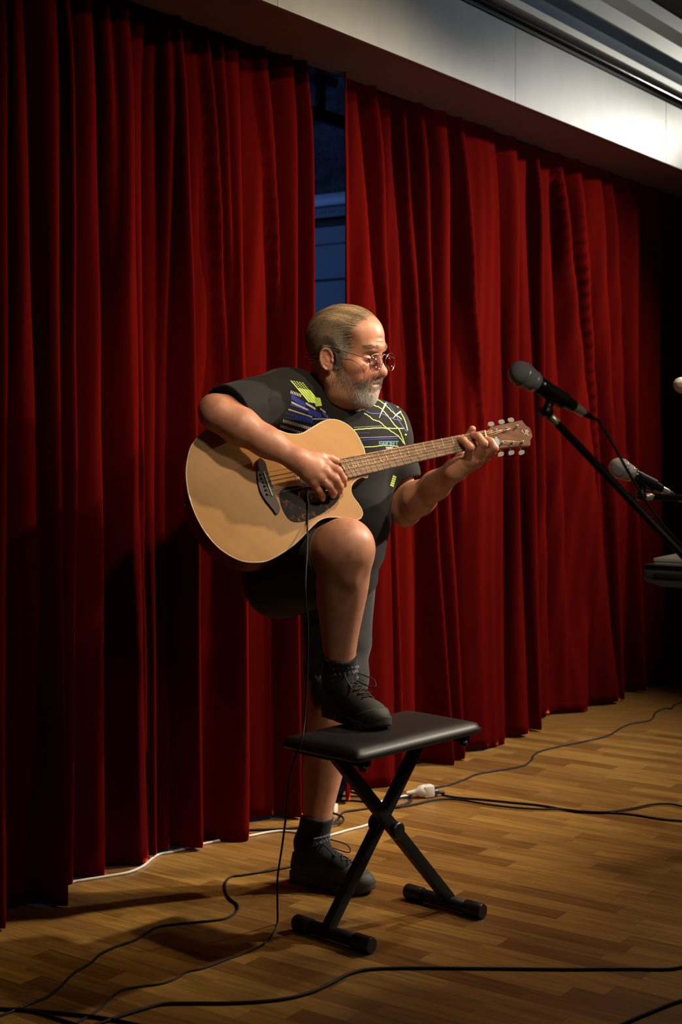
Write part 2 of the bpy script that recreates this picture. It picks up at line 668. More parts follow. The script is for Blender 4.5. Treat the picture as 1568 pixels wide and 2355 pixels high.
curtain('stage_curtain', [
    ((799, 801, 804), (.13, .13, .13), .05), ((836, 893, 908), (.10, .11, .12), .035), ((885, 908, 930), (.12, .10, .11), .025), ((905, 950, 952), (.06, .05, .06), .04),
    ((941, 985, 1010), (.09, .10, .06), .07), ((989, 999, 1041), (.12, .11, .135), .03), ((1008, 1022, 1052), (.06, .06, .04), .025), ((1036, 1033, 1071), (.12, .12, .13), .025),
    ((1060, 1066, 1100), (.05, .08, .05), .03), ((1086, 1122, 1146), (.126, .122, .06), .022, .05), ((1145, 1156, 1159), (.116, .116, .116), .05, .27, 6),
    ((1156, 1180, 1192), (.06, .09, .06), .025), ((1196, 1192, 1216), (.12, .12, .13), .03), ((1208, 1232, 1246), (.07, .12, .13), .03), ((1250, 1254, 1262), (.12, .11, .03), .03),
    ((1262, 1292, 1310), (.06, .10, .05), .03), ((1312, 1366, 1421), (.12, .12, .135), .045), ((1330, 1350, 1350), (.05, .05, .10), .06), ((1352, 1380, 1400), (.12, .09, .04), .03),
    ((1393, 1415, 1436), (.12, .12, .13), .035), ((1423, 1440, 1455), (.12, .08, .05), .035), ((1470, 1466, 1486), (.12, .12, .13), .035), ((1518, 1519, 1536), (.12, .12, .13), .04),
    ((1562, 1566, 1572), (.12, .12, .12), .04), ((1600, 1604, 1606), (.12, .12, .12), .05), ((1640, 1640, 1640), (.12, .12, .12), .05)],
    s_of(797), s_of(1660), 'red velvet stage curtain right of the dark gap, behind the microphones', 900, edge=.64)

# fascia over the stage opening: bottom edge 2.64 m, 27 cm in front of the curtain
ZF = 2.643
Rt = np.stack([TD, TN, UP], 1)
S0, S1 = -2.2, 6.4


def run(n0, n1, z0, z1, s0=S0, s1=S1, bevel=0.):
    return box(CUR0 * [1, 1, 0] + TD * (s0 + s1) / 2 + TN * (n0 + n1) / 2 + UP * (z0 + z1) / 2, ((s1 - s0) / 2, (n1 - n0) / 2, (z1 - z0) / 2), Rt, bevel)


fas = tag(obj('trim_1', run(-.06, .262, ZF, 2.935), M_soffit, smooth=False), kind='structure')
sp = float((W(1181, 235, 5.6) - CUR0) @ TD)
for k in range(-2, 4):
    a, b = sp + 1.53 * (k - 1), sp + 1.53 * k
    tag(obj('fascia_panel', run(.2625, .274, ZF - .002, 2.937, max(a, S0) + .0012, min(b, S1) - .0012, .0012), M_fascia, fas, smooth=False))


def wedge(prof, name, m, parent=None):
    """constant section (n, z) run along the curtain direction"""
    lp = [CUR0 * [1, 1, 0] + TD * S0 + TN * n + UP * z for n, z in prof]
    o = obj(name, prism(lp, TD * (S1 - S0)), m, parent, smooth='auto')
    return o if parent else tag(o, kind='structure')


arc = [(.285 + .026 * math.cos(t), 2.962 + .024 * math.sin(t)) for t in np.linspace(-2.2, 1.9, 14)]
wedge(arc, 'trim_2', M_blackgloss)
wedge([(.262, 2.985), (.33, 2.985), (.335, 3.012), (.262, 3.012)], 'trim_3', M_pale)
wedge([(.262, 3.012), (.315, 3.012), (.30, 3.06), (.30, 3.085), (.36, 3.10), (.262, 3.10)], 'trim_4', M_cove)
wedge([(.262, 3.10), (.372, 3.10), (.385, 3.16), (.45, 3.18), (.46, 3.235), (.262, 3.235)], 'trim_5', M_pale)
c0 = CUR0 * [1, 1, 0]
tag(obj('ceiling', box((1.2, 5.2, 3.30), (6., 5.6, .06)), M_ceil, smooth=False), kind='structure')

# behind the curtains: side wall of the stage with ledges, the lighting rail
SW = float((W(755, 600, 7.5) - CUR0) @ TD)


def side(s0, s1, z0, z1, n0=-5., n1=-.25, bevel=.0):
    return box(c0 + TD * (s0 + s1) / 2 + TN * (n0 + n1) / 2 + UP * (z0 + z1) / 2, ((s1 - s0) / 2, (n1 - n0) / 2, (z1 - z0) / 2), Rt, bevel)


tag(obj('wall_right', side(SW, SW + .2, -.01, 2.15), M_bluewall, smooth=False), kind='structure')
tag(obj('wall_back', side(SW + .1, SW + .3, 2.15, 3.26), M_stone, smooth=False), kind='structure')
tag(obj('trim_6', side(SW - .03, SW + .1, 2.15, 2.175, bevel=.004), M_bluewall, smooth='auto'), kind='structure')
tag(obj('trim_7', side(SW + .02, SW + .1, 2.175, 2.34), M_bluewall, smooth=False), kind='structure')
tag(obj('trim_8', side(SW - .0, SW + .1, 2.34, 2.43, bevel=.004), M_bluewall, smooth='auto'), kind='structure')
tag(obj('trim_9', side(SW + .04, SW + .1, 2.43, 2.475), M_ceil, smooth=False), kind='structure')
hs = empty('light_housing', c0 + TD * SW + TN * -2 + UP * 2.475, 'pale blue tubular housing seen high in the gap between the curtains', 'housing')
obj('casing', side(SW - .05, SW + .098, 2.53, 2.60, bevel=.02), M_bluebeam, hs, smooth='auto')
obj('perforated_strip', side(SW - .02, SW + .098, 2.477, 2.53, bevel=.003), M_cove, hs, smooth='auto')
sl = []
for k in range(60):
    sl.append(side(SW - .022, SW - .02, 2.498, 2.512, -.9 - k * .06 - .04, -.9 - k * .06))
tag(obj('slot_row', join(*sl), M_blackmetal, hs, smooth=False), kind='stuff')
lr = empty('lighting_rail', W(735, 255, 5.9), 'black steel lighting rail on a hanger, high in the gap between the curtains', 'rail')
b0 = W(753, 271, 5.9)
obj('rail_tube', tube([b0 - TD * 1.6, b0 + TD * 1.9], .028, 14), M_blackmetal, lr)
h0 = W(735, 262, 5.83)
obj('hanger', box((h0[0], h0[1], (h0[2] + 3.24) / 2), (.018, .018, (3.24 - h0[2]) / 2), Rt, .003), M_blackmetal, lr, smooth='auto')
obj('hanger_bracket', box(W(744, 188, 5.83), (.06, .03, .018), Rt, .003), M_blackmetal, lr, smooth='auto')
# ------------------------------------------------------------------ acoustic guitar
GN = nrm((.25, -.92, .30))             # out of the soundboard
G0 = W(620, 1140, 3.86)


def GP(px, py, off=0.):
    d = np.array([(px - 784) / F, 1, -(py - HOR) / F])
    e = np.array([0, 0, H])
    return e + d * (((G0 - e) @ GN + off) / (d @ GN))


GA = nrm(GP(1117, 1008) - GP(617, 1113))        # along the neck
GB = np.cross(GN, GA)                           # across, towards the upper bout
gp = lambda pts, off=0.: np.array([GP(x, y, off) for x, y in pts])


def smooth_loop(pts, n=6):
    p = np.asarray(pts, float)
    q = catmull(np.vstack([p[-2:], p, p[:2]]), n)
    return q[2 * n:2 * n + len(p) * n]


M_spruce = mat('spruce_top', (.60, .335, .12), .45, spec=.3, coat=.12, coat_rough=.2, noise=((3, 60, 3), (.53, .275, .09), .35, .75), rot=(0, 0, 0), bump=(60, .02, .001))
M_side = mat('dark_guitar_sides', (.13, .06, .022), .3, coat=.4, noise=((4, 4, 40), (.09, .04, .015), .4, .7))
M_binding = mat('pale_binding', (.74, .60, .40), .3, coat=.5)
M_bridge = mat('rosewood_bridge', (.045, .024, .018), .45, noise=((20, 120, 20), (.03, .015, .011), .4, .7))
M_board = mat('walnut_fretboard', (.33, .185, .095), .42, noise=((6, 90, 90), (.16, .08, .04), .35, .65))
M_head = mat('walnut_headstock', (.25, .105, .05), .35, coat=.3, noise=((5, 80, 60), (.12, .045, .022), .35, .7))
M_neck = mat('mahogany_neck', (.20, .10, .05), .4, coat=.2)
M_chrome = mat('chrome', (.62, .66, .70), .2, metal=.65)
M_steel = mat('fret_wire', (.66, .64, .56), .3, metal=.5)
M_bronze = mat('bronze_string', (.70, .50, .26), .3, metal=1)
M_bone = mat('bone', (.80, .74, .58), .4)
M_black = mat('black_plastic', (.009, .009, .01), .4)
M_hole = mat('sound_hole_dark', (.02, .012, .008), .9)
M_white = mat('white_inlay', (.75, .72, .68), .4)
M_tort = bpy.data.materials.new('tortoiseshell')
M_tort.use_nodes = True
nt = M_tort.node_tree
pb = nt.nodes['Principled BSDF']
pb.inputs['Roughness'].default_value = .3
pb.inputs['Specular IOR Level'].default_value = .08
tc = nt.nodes.new('ShaderNodeTexCoord')
n1 = nt.nodes.new('ShaderNodeTexNoise')
n1.inputs['Scale'].default_value = 62
n1.inputs['Detail'].default_value = 7
n1.inputs['Roughness'].default_value = .75
n1.inputs['Distortion'].default_value = .8
nt.links.new(tc.outputs['Object'], n1.inputs['Vector'])
cr = nt.nodes.new('ShaderNodeValToRGB')
cr.color_ramp.elements[0].position, cr.color_ramp.elements[0].color = .5, (.008, .006, .007, 1)
cr.color_ramp.elements[1].position, cr.color_ramp.elements[1].color = .70, (.60, .22, .03, 1)
e = cr.color_ramp.elements.new(.58)
e.color = (.05, .015, .006, 1)
nt.links.new(n1.outputs['Fac'], cr.inputs[0])
nt.links.new(cr.outputs[0], pb.inputs['Base Color'])

OUT = [(846, 1094), (838, 1040), (830, 1018), (815, 992), (792, 973), (767, 965), (744, 969), (719, 983), (697, 996), (681, 999), (661, 997),
       (639, 989), (615, 979), (588, 970), (555, 965), (520, 968), (490, 979), (461, 999), (441, 1024), (432, 1053), (428, 1091), (435, 1142), (454, 1193), (480, 1235),
       (512, 1267), (553, 1289), (591, 1293), (623, 1286), (674, 1254), (719, 1209), (735, 1196), (751, 1190), (772, 1189), (796, 1192), (814, 1196), (827, 1193),
       (833, 1184), (832, 1174), (826, 1162), (817, 1150), (811, 1141), (807, 1130), (808, 1117), (818, 1104), (832, 1097)]
outl = smooth_loop(OUT, 5)
gtr = empty('acoustic_guitar', G0 - GN * .1 + GB * -.15, 'natural spruce cutaway acoustic guitar held by the man standing at the bench', 'guitar')
face = gp(outl)
hc = GP(728, 1091)
hole = np.array([hc + .05 * (math.cos(t) * GA + math.sin(t) * GB) for t in np.linspace(0, 2 * math.pi, 40, endpoint=False)])
obj('soundboard', prism(face, -GN * .003, [hole]), M_spruce, gtr, smooth='auto')
n = len(face)
rings = [face - GN * .003, face - GN * .035, face - GN * .08, face - GN * .116]
c = face.mean(0) - GN * .12
rings += [c + (face - GN * .12 - c) * .985, c + (face - GN * .12 - c) * .5]
V = np.concatenate(rings + [c[None] - GN * .008])
Q = [(k * n + i, k * n + (i + 1) % n, (k + 1) * n + (i + 1) % n, (k + 1) * n + i) for k in range(5) for i in range(n)]
Q += [(5 * n + i, 5 * n + (i + 1) % n, 6 * n) for i in range(n)]
body_g = obj('back_and_sides', (V, Q), M_side, gtr, smooth='auto')
obj('binding', tube(face - GN * .0016, .0022, 6, closed=True), M_binding, gtr)
tag(obj('rosette', join(*[tube([hc + r * (math.cos(t) * GA + math.sin(t) * GB) + GN * .0002 for t in np.linspace(0, 2 * math.pi, 48, endpoint=False)], .0012, 6, closed=True)
                      for r in (.053, .0565, .060)]), M_bone, gtr), kind='stuff')
brd = [(594, 1056), (602, 1058), (609, 1066), (613, 1080), (620, 1104), (627, 1125), (633, 1145), (641, 1163), (642, 1176), (634, 1183), (628, 1175), (620, 1165), (606, 1147), (596, 1126), (591, 1098), (591, 1075)]
br = obj('bridge', prism(gp(smooth_loop(brd, 3), .0), GN * .008), M_bridge, gtr, smooth='auto')
sad = gp([(606, 1085), (626, 1141)], .0095)
obj('saddle', box(sad.mean(0), (np.linalg.norm(sad[1] - sad[0]) / 2, .0015, .003), frame3(sad[1] - sad[0], GN), .0008), M_bone, br, smooth='auto')
pins = [(599, 1092), (601.5, 1101), (605, 1109), (608, 1118), (611, 1127), (614, 1137)]
for x, y in pins:
    obj('bridge_pin', lathe([(0, .0028), (.002, .0034), (.004, .0026), (.005, .0008)], GP(x, y, .008), GN, 10), M_black, br)
PG = [(642, 1136), (646, 1128), (655, 1122), (668, 1119), (684, 1118), (705, 1120), (735, 1126), (760, 1130), (778, 1130), (782, 1137), (776, 1152), (760, 1168), (735, 1184), (706, 1197), (681, 1201), (665, 1195), (652, 1177), (644, 1155)]
obj('pickguard', prism(gp(smooth_loop(PG, 4), .0002), GN * .0012), M_tort, gtr, smooth='auto')
lab = GP(425, 1168, -.05)
obj('strap_button', lathe([(-.004, .004), (.004, .004), (.006, .007), (.009, .007), (.011, .005)], GP(433, 1155, -.045) - GA * .004, -GA, 16), M_chrome, gtr)

# neck, fretboard, frets
FB = [(776, 1057), (1114, 990.5), (1121.5, 1025), (799, 1101)]
fb = gp(FB, .003)
obj('fretboard', prism(fb, GN * .007), M_board, gtr, smooth='auto')
T0, T1 = (fb[0] + fb[3]) / 2, (fb[1] + fb[2]) / 2
nut, sadm = T1, GP(616, 1113, .003)
SL = np.linalg.norm(nut - sadm)
V, Q = [], []
st = np.linspace(.15, 1.0, 14)
for i, t in enumerate(st):
    u, l = fb[0] + (fb[1] - fb[0]) * t, fb[3] + (fb[2] - fb[3]) * t
    for k, a in enumerate(np.linspace(0, math.pi, 9)):
        mid, hf = (u + l) / 2, (u - l) / 2
        V.append(mid + hf * math.cos(a) - GN * (.022 + .004 * (1 - t)) * math.sin(a) ** .8)
for i in range(len(st) - 1):
    for k in range(8):
        Q.append((i * 9 + k, i * 9 + k + 1, (i + 1) * 9 + k + 1, (i + 1) * 9 + k))
    Q.append((i * 9 + 8, i * 9, (i + 1) * 9, (i + 1) * 9 + 8))
Q += [tuple(range(9)), tuple(13 * 9 + k for k in range(9))[::-1]]
obj('neck', (V, Q), M_neck, gtr, smooth='auto')
heel = gp([(800, 1062), (842, 1050), (846, 1094), (806, 1104)], -.002)
obj('neck_heel', prism(heel, -GN * .07), M_neck, gtr, smooth='auto')
for k in range(1, 21):
    t = 1 - (np.linalg.norm(nut - T0) - SL * (1 - 2 ** (-k / 12))) / np.linalg.norm(nut - T0)
    t = 1 - t
    if t < .005:
        continue
    u, l = fb[0] + (fb[1] - fb[0]) * t + GN * .0074, fb[3] + (fb[2] - fb[3]) * t + GN * .0074
    obj('fret', tube([u, l], .0010, 6), M_steel, gtr)
nb = gp([(1114, 990.5), (1121.5, 1025)], .0095)
obj('nut', box(nb.mean(0), (np.linalg.norm(nb[1] - nb[0]) / 2, .0024, .0045), frame3(nb[1] - nb[0], GN), .0008), M_bone, gtr, smooth='auto')
for fa in (2.5, 4.5, 6.5, 8.5, 11.5, 14.5, 16.5):
    dist = SL * (1 - (2 ** (-(fa - .5) / 12) + 2 ** (-(fa + .5) / 12)) / 2)
    p = nut + (T0 - nut) * dist / np.linalg.norm(nut - T0) + GN * .00705
    obj('position_marker', lathe([(0, .002), (.0003, .002)], p, GN, 10), M_bone, gtr)
HS = [(1119, 991), (1130, 981.5), (1142, 979), (1165, 974), (1200, 966.3), (1204, 972), (1210, 979), (1218, 984), (1222, 993), (1224.3, 1004), (1221.5, 1008), (1219.6, 1012),
      (1219.6, 1024.5), (1194, 1025), (1166, 1028), (1152, 1030), (1138, 1031), (1126, 1029), (1121, 1025)]
hs = obj('headstock', prism(gp(HS, .004), -GN * .016), M_head, gtr, smooth='auto')
posts = [(1187, 981), (1164, 986.5), (1139, 990), (1153, 1018.5), (1176, 1018), (1199.5, 1017.5)]
knobs = [(1174, 966), (1152.5, 970.5), (1128.5, 975.5), (1151, 1045), (1175, 1041.5), (1198.5, 1041)]
for (px, py), (kx, ky) in zip(posts, knobs):
    p, k = GP(px, py, .004), GP(kx, ky, -.008)
    tm = obj('tuner', lathe([(0, .0052), (.0015, .0052), (.002, .0032), (.009, .003), (.0095, .0024), (.0115, .0024), (.012, .001)], p, GN, 16), M_chrome, gtr)
    ax = nrm(k - (p - GN * .012) - GN * ((k - (p - GN * .012)) @ GN))
    obj('tuner_shaft', tube([k - ax * .028, k - ax * .006], .0022, 8), M_chrome, tm)
    R = np.stack([GA, np.cross(GN, GA), GN], 1)
    lp = [k + GA * .0095 * math.copysign(abs(math.cos(t)) ** .75, math.cos(t)) + ax * .0068 * math.copysign(abs(math.sin(t)) ** .75, math.sin(t)) - GN * .0028 for t in np.linspace(0, 2 * math.pi, 18, endpoint=False)]
    obj('tuner_button', prism(lp, GN * .0056), M_chrome, tm, smooth='auto')
# emblem on the headstock: a flowing letter F
em = [[(1201, 989), (1199.6, 991.5), (1201, 994), (1204, 994.2)], [(1205, 989.2), (1209, 990), (1213.5, 989.6)], [(1206.5, 993), (1209.5, 993.5), (1215.5, 993)],
      [(1210.4, 990), (1208.2, 994), (1207.4, 998), (1205, 999.5)], [(1213, 993.2), (1211.5, 996.5), (1211.6, 999.6), (1213.5, 1000.6), (1216, 1001.5)], [(1207.5, 997), (1211, 996.8)]]
tag(obj('emblem', join(*[tube(catmull(gp(s, .0042), 5), .0012, 6) for s in em]), M_white, hs), kind='stuff')
# strings
for i in range(6):
    t = i / 5
    a = GP(*pins[i], .008)
    s0 = sad[0] + (sad[1] - sad[0]) * (.06 + .88 * t) + GN * .0028
    n0 = nb[0] + (nb[1] - nb[0]) * (.1 + .8 * t) + GN * .0042
    pt = posts[[2, 1, 0, 5, 4, 3][i]]
    e2 = GP(*pt, .0105)
    obj('string', tube([a, s0, n0, e2], [.0007, .0006, .00055, .0005][i // 2] * (1 if i < 4 else .7), 6), M_bronze if i < 4 else M_steel, gtr)
pk = prism(gp(smooth_loop([(1140, 1004), (1146, 1011), (1149, 1019), (1146, 1025), (1139.5, 1025), (1135.5, 1019), (1136.5, 1011)], 3), .012), GN * .0009)
tag(obj('guitar_pick', pk, mat('pale_blue_pick', (.36, .52, .62), .35), smooth='auto'), 'pale blue plastic guitar pick tucked under the strings at the headstock', 'pick')
# ------------------------------------------------------------------ the guitarist
man = empty('person', FL(745, 2040), 'grey-bearded man in glasses and black printed shirt playing guitar, one foot up on the bench', 'person')

# head in its own axes: x ahead, y to his left, z up, origin between the ear canals
_ps, _pt, _rl = math.radians(60), math.radians(9), math.radians(4)
f0 = np.array([math.sin(_ps), -math.cos(_ps), 0])
l0 = np.cross(UP, f0)
_f = f0 * math.cos(_pt) - UP * math.sin(_pt)
_u = np.cross(_f, l0)
HR = np.stack([_f, l0 * math.cos(_rl) + _u * math.sin(_rl), _u * math.cos(_rl) - l0 * math.sin(_rl)], 1)
HS_ = 1.12
HO = W(755, 826, 4.06) - HR @ (np.array([0, -.078, 0]) * HS_)
hw = lambda p: HO + HR @ (np.asarray(p, float) * HS_)


def both(c, r, k, op='+', R=None):
    c = np.asarray(c, float)
    return [(Ell(c * [1, s, 1], r, R), k, op) for s in (1, -1)]


def bcap(a, b, ra, rb, k, op='+'):
    a, b = np.asarray(a, float), np.asarray(b, float)
    return [(Cap(a * [1, s, 1], b * [1, s, 1], ra, rb), k, op) for s in (1, -1)]


def rotz(a):
    c, s = math.cos(a), math.sin(a)
    return np.array([[c, -s, 0], [s, c, 0], [0, 0, 1.]])


def roty(a):
    c, s = math.cos(a), math.sin(a)
    return np.array([[c, 0, s], [0, 1, 0], [-s, 0, c]])


skull = [(Ell((-.006, 0, .050), (.098, .076, .082)), .02), (Ell((.046, 0, .062), (.054, .061, .060)), .03),
         (Ell((.050, 0, -.015), (.046, .060, .072)), .03)]
face_items = skull + [
    (Cap((.089, -.030, .037), (.089, .030, .037), .0125), .018),
    (Ell((.098, 0, .044), (.012, .016, .012)), .012),
    *both((.064, .043, -.012), (.026, .022, .020), .022),
    *bcap((.004, .055, -.052), (.066, .020, -.090), .019, .019, .03),
    (Ell((.076, 0, -.092), (.022, .024, .020)), .02),
    (Ell((.038, 0, -.062), (.050, .050, .045)), .03),
    (Ell((.078, 0, -.052), (.024, .034, .032)), .02),
    *both((.100, .0325, .012), (.016, .019, .0125), .014, '-'),
    (Cap((.095, 0, .022), (.115, 0, -.016), .0082, .0115), .012),
    (Ell((.1150, 0, -.0215), (.0150, .0150, .0135)), .008),
    *both((.1025, .0145, -.0265), (.0120, .0080, .0090), .006),
    *both((.107, .0070, -.0355), (.005, .0035, .004), .004, '-'),
    *both((.0815, .0325, .012), (.0135, .0155, .0125), .003),
    *bcap((.0915, .021, .0065), (.0915, .043, .0075), .0012, .0012, .003, '-'),
    *bcap((.091, .022, -.004), (.086, .044, -.004), .0045, .0035, .008),
    *bcap((.0975, .017, -.013), (.083, .033, -.047), .002, .002, .009, '-'),
    *bcap((.093, .022, -.030), (.078, .044, -.040), .010, .010, .016),
    (Cap((.0985, -.015, -.0475), (.0985, .015, -.0475), .0058), .007),
    (Cap((.0965, -.015, -.0595), (.0965, .015, -.0595), .0068), .007),
    (Cap((.1045, -.024, -.0535), (.1045, .024, -.0535), .0022), .004, '-'),
    (Cap((.105, 0, -.033), (.104, 0, -.041), .002), .006, '-'),
    (Cap((.0965, -.02, -.072), (.0965, .02, -.072), .003), .008, '-'),
    (Cap((.1045, -.024, .066), (.1045, .024, .066), .0008), .007, '-'), (Cap((.1062, -.026, .054), (.1062, .026, .054), .0008), .006, '-'),
    *both((.046, .067, .045), (.018, .008, .022), .02, '-'),
]
for s in (1, -1):                      # ears: helix, lobe and bowl
    Re = roty(-.30) @ rotz(s * -.35) * 1.0
    face_items += [(Ell((-.003, .081 * s, .001), (.0172, .0068, .0290), Re), .006), (Ell((.006, .079 * s, -.0215), (.0085, .0055, .0105), Re), .005),
                   (Ell((.004, .0885 * s, .003), (.0112, .0085, .0185), Re), .003, '-'), (Cap((.0, .0825 * s, -.004), (-.009, .084 * s, .014), .0035, .0028), .003),
                   (Ell((.0135, .080 * s, -.002), (.0045, .0045, .006), Re), .003)]
    hx_ = [np.array([.0, .0855 * s, .0]) + Re @ np.array([.0155 * math.cos(t), .002 * s - .004 * s * max(math.cos(t), 0), .0272 * math.sin(t)]) for t in np.linspace(.15, 4.3, 12)]
    face_items += [(Cap(hx_[i], hx_[i + 1], .0036), .002) for i in range(11)]
head_local = Group(face_items)
head = Framed(head_local, HO, HR, HS_)

# joints
Pe = np.array([-.10, 4.27, .93])
hipR, hipL = np.array([-.185, 4.195, .92]), np.array([-.025, 4.34, .92])
kneeR, ankR = W(790, 1264, 3.865), np.array([-.004, 3.985, .635])
kneeL, ankL = np.array([-.027, 4.25, .50]), np.array([-.082, 4.215, .10])
shR, elR, wrR = W(652, 915, 4.10), W(500, 950, 3.835), W(683, 1057, 3.825)
shL, elL, wrL = W(884, 990, 4.32), W(932, 1170, 4.29), W(1046, 1082, 4.085)
belly, chest = np.array([-.004, 4.24, 1.10]), np.array([.0, 4.235, 1.30])
neckb = np.array([-.02, 4.21, 1.43])
fw, rt = nrm((.72, -.69, 0)), nrm((-.69, -.72, 0))
RB = np.stack([fw, -rt, UP], 1)


def torso(g):
    return [(Ell(Pe, (.135 + g, .175 + g, .13 + g), RB), .05), (Ell(belly, (.137 + g, .165 + g, .20 + g), RB), .08),
            (Ell(chest, (.135 + g, .185 + g, .17 + g), RB), .08), (Cap(shR, shL, .062 + g), .06), (Cap(chest + UP * .05, neckb, .10 + g, .062 + g), .05)]


M1 = lambda a, b, t: a + (b - a) * t
arm_items = []
for sh, el, wr, side in ((shR, elR, wrR, 1), (shL, elL, wrL, -1)):
    m = M1(el, wr, .28)
    arm_items += [(Cap(sh, el, .058, .044), .03), (Cap(el, m, .043, .047), .03), (Cap(m, M1(el, wr, .62), .047, .038), .03), (Cap(M1(el, wr, .62), wr, .038, .031, (GN, .86)), .03)]
ulna = nrm(elR - wrR)
arm_items += [(Ell(elR + ulna * .022 + np.array([0, .01, .006]), (.026, .028, .028)), .025), (Cap(elL + UP * -.014, elL + UP * -.02, .032), .02)]


leg_items = [
    (Cap(hipR, M1(hipR, kneeR, .8), .100, .082), .04), (Cap(M1(hipR, kneeR, .8), kneeR, .080, .076), .03), (Ell(kneeR + np.array([.012, -.022, .012]), (.054, .054, .060)), .045),
    (Limb(kneeR, ankR, [0, .115, .27, .43, .59, .75, 1], [.076, .0775, .076, .066, .055, .0455, .038], (-.003, .014, 0)), .03),
    (Ell(M1(kneeR, ankR, .16) + np.array([.018, -.060, 0]), (.016, .016, .03)), .03),
    (Cap(ankR, ankR + np.array([.06, -.09, -.05]), .036, .03), .03),
    (Cap(hipL, kneeL, .098, .066), .04), (Limb(kneeL, ankL, [0, .2, .4, .67, .85, 1], [.066, .066, .0625, .047, .039, .036], (-.003, .014, 0)), .03),
    (Cap(ankL, ankL + np.array([.09, -.05, -.045]), .034, .03), .03)]


def chain(pts, rs, k=.004):
    return Group([(Cap(pts[i], pts[i + 1], rs[i], rs[i + 1]), k) for i in range(len(pts) - 1)])


wl = lambda L: [W(*q) for q in L]
hR = {'index': wl([(751, 1069, 3.855), (777, 1083, 3.846), (789, 1101, 3.868), (791, 1114, 3.888)]),
      'middle': wl([(747, 1085, 3.838), (771, 1102, 3.832), (781, 1119, 3.856), (781, 1130, 3.878)]),
      'ring': wl([(738, 1100, 3.832), (757, 1117, 3.830), (767, 1131, 3.852), (766, 1139, 3.868)]),
      'pinky': wl([(723, 1111, 3.836), (733, 1128, 3.836), (741, 1141, 3.854), (742, 1148, 3.868)]),
      'thumb': wl([(700, 1056, 3.845), (737, 1051, 3.866), (760, 1055, 3.884), (773, 1060, 3.892)])}
hL = {'index': wl([(1073, 1062, 4.058), (1081, 1029, 4.022), (1066, 1013, 4.030), (1056, 1010, 4.045)]),
      'middle': wl([(1091, 1060, 4.066), (1112, 1020, 4.034), (1099, 1003, 4.040), (1087, 1000, 4.056)]),
      'ring': wl([(1107, 1053, 4.078), (1137, 1031, 4.050), (1128, 1015, 4.052), (1117, 1010, 4.066)]),
      'pinky': wl([(1116, 1050, 4.092), (1134, 1040, 4.082), (1139, 1030, 4.085), (1130, 1026, 4.094)]),
      'thumb': wl([(1058, 1058, 4.105), (1070, 1028, 4.138), (1081, 1000, 4.140), (1086, 987, 4.130)])}
FR = {'index': (.0135, .0122, .0108, .0095), 'middle': (.0135, .0124, .0110, .0097), 'ring': (.013, .0118, .0105, .0093), 'pinky': (.011, .0095, .0084, .0076), 'thumb': (.016, .0135, .0122, .0105)}
hands = []
for h_, wr, pk_ in ((hR, wrR, .9), (hL, wrL, .9)):
    palm = [(Cap(wr, M1(wr, h_[q][0], .55), .027, .022), .018) for q in ('index', 'pinky')]
    palm += [(Cap(M1(wr, h_[q][0], .45), h_[q][0], .0195, .0145), .012) for q in ('index', 'middle', 'ring', 'pinky')]
    palm += [(Cap(M1(wr, h_['thumb'][0], .6), h_['thumb'][1], .020, .0145), .012)]
    for q in ('index', 'middle', 'ring', 'pinky'):
        palm.append((Ell(h_[q][0] - GN * -.004, (.0125, .0125, .0125)), .008))
    g = [(Group(palm), .01)]
    g += [(chain(h_[q], FR[q]), .0045) for q in ('index', 'middle', 'ring', 'pinky', 'thumb')]
    hands.append(Group(g))
neck_items = [(Cap(hw((-.028, 0, -.035)), neckb + np.array([-.015, .01, -.01]), .066, .072), .03), (Cap(hw((.02, 0, -.075)), neckb + fw * .045, .048, .055), .04),
              (Ell(hw((.02, -.02, -.088)), (.05, .05, .035)), .035)]
torso_g, arms_g, legs_g, neck_g = Group(torso(-.02)), Group(arm_items), Group(leg_items), Group(neck_items)


def body_fn(P, near=None):
    d = np.full(len(P), 1., np.float32)
    for g, k in ((torso_g, .02), (neck_g, .03), (head, .022), (arms_g, .03), (legs_g, .03), (hands[0], .016), (hands[1], .016)):
        if near and np.linalg.norm(g.c - near[0]) - g.r > near[1] + .06:
            continue
        d = smin(d, g(P, near) if isinstance(g, Group) else g(P), k)
    return d


BH = .0027
bv, bf = nets(body_fn, (-.52, 3.70, .03), (.55, 4.62, 1.76), BH)
print('body', len(bv))
# natural colouring of the skin, darker and redder where the skin is so
loc = ((bv - HO) @ HR) / HS_
skin = np.tile(np.array([.52, .245, .155]), (len(bv), 1))


def tint(c, r, col, a, P=None):
    global skin
    q = ((loc if P is None else P) - np.asarray(c)) / np.asarray(r)
    w = np.exp(-(q * q).sum(1))[:, None] * a
    skin = skin * (1 - w) + np.asarray(col) * w


inhead = (np.abs(loc).max(1) < .2)
tint((.118, 0, -.018), (.016, .02, .016), (.56, .20, .13), .7)
for s in (1, -1):
    tint((.075, .046 * s, -.012), (.03, .025, .022), (.54, .21, .14), .55)
    tint((-.004, .085 * s, 0), (.03, .02, .04), (.50, .19, .13), .6)
    tint((.092, .0325 * s, .004), (.02, .02, .008), (.36, .17, .12), .5)
tint((.10, 0, -.0535), (.014, .024, .013), (.17, .06, .06), .95)
tint((.08, 0, -.085), (.05, .05, .03), (.38, .27, .22), .5)
tint((.03, -.055, -.065), (.045, .03, .04), (.27, .17, .125), .6)
tint((.03, .055, -.065), (.045, .03, .04), (.27, .17, .125), .6)
for h_ in (hR, hL):
    for q in ('index', 'middle', 'ring', 'pinky'):
        for j in (0, 1):
            tint(h_[q][j], (.014,) * 3, (.55, .23, .15), .5, bv)
        tint(h_[q][3], (.012,) * 3, (.58, .27, .19), .5, bv)
M_skin = mat('skin', (.5, .26, .16), .46, attr='col', noise=((38, 38, 38), (.82, .76, .72), .45, .75), bump=(420, .16, .0012), detail=6)
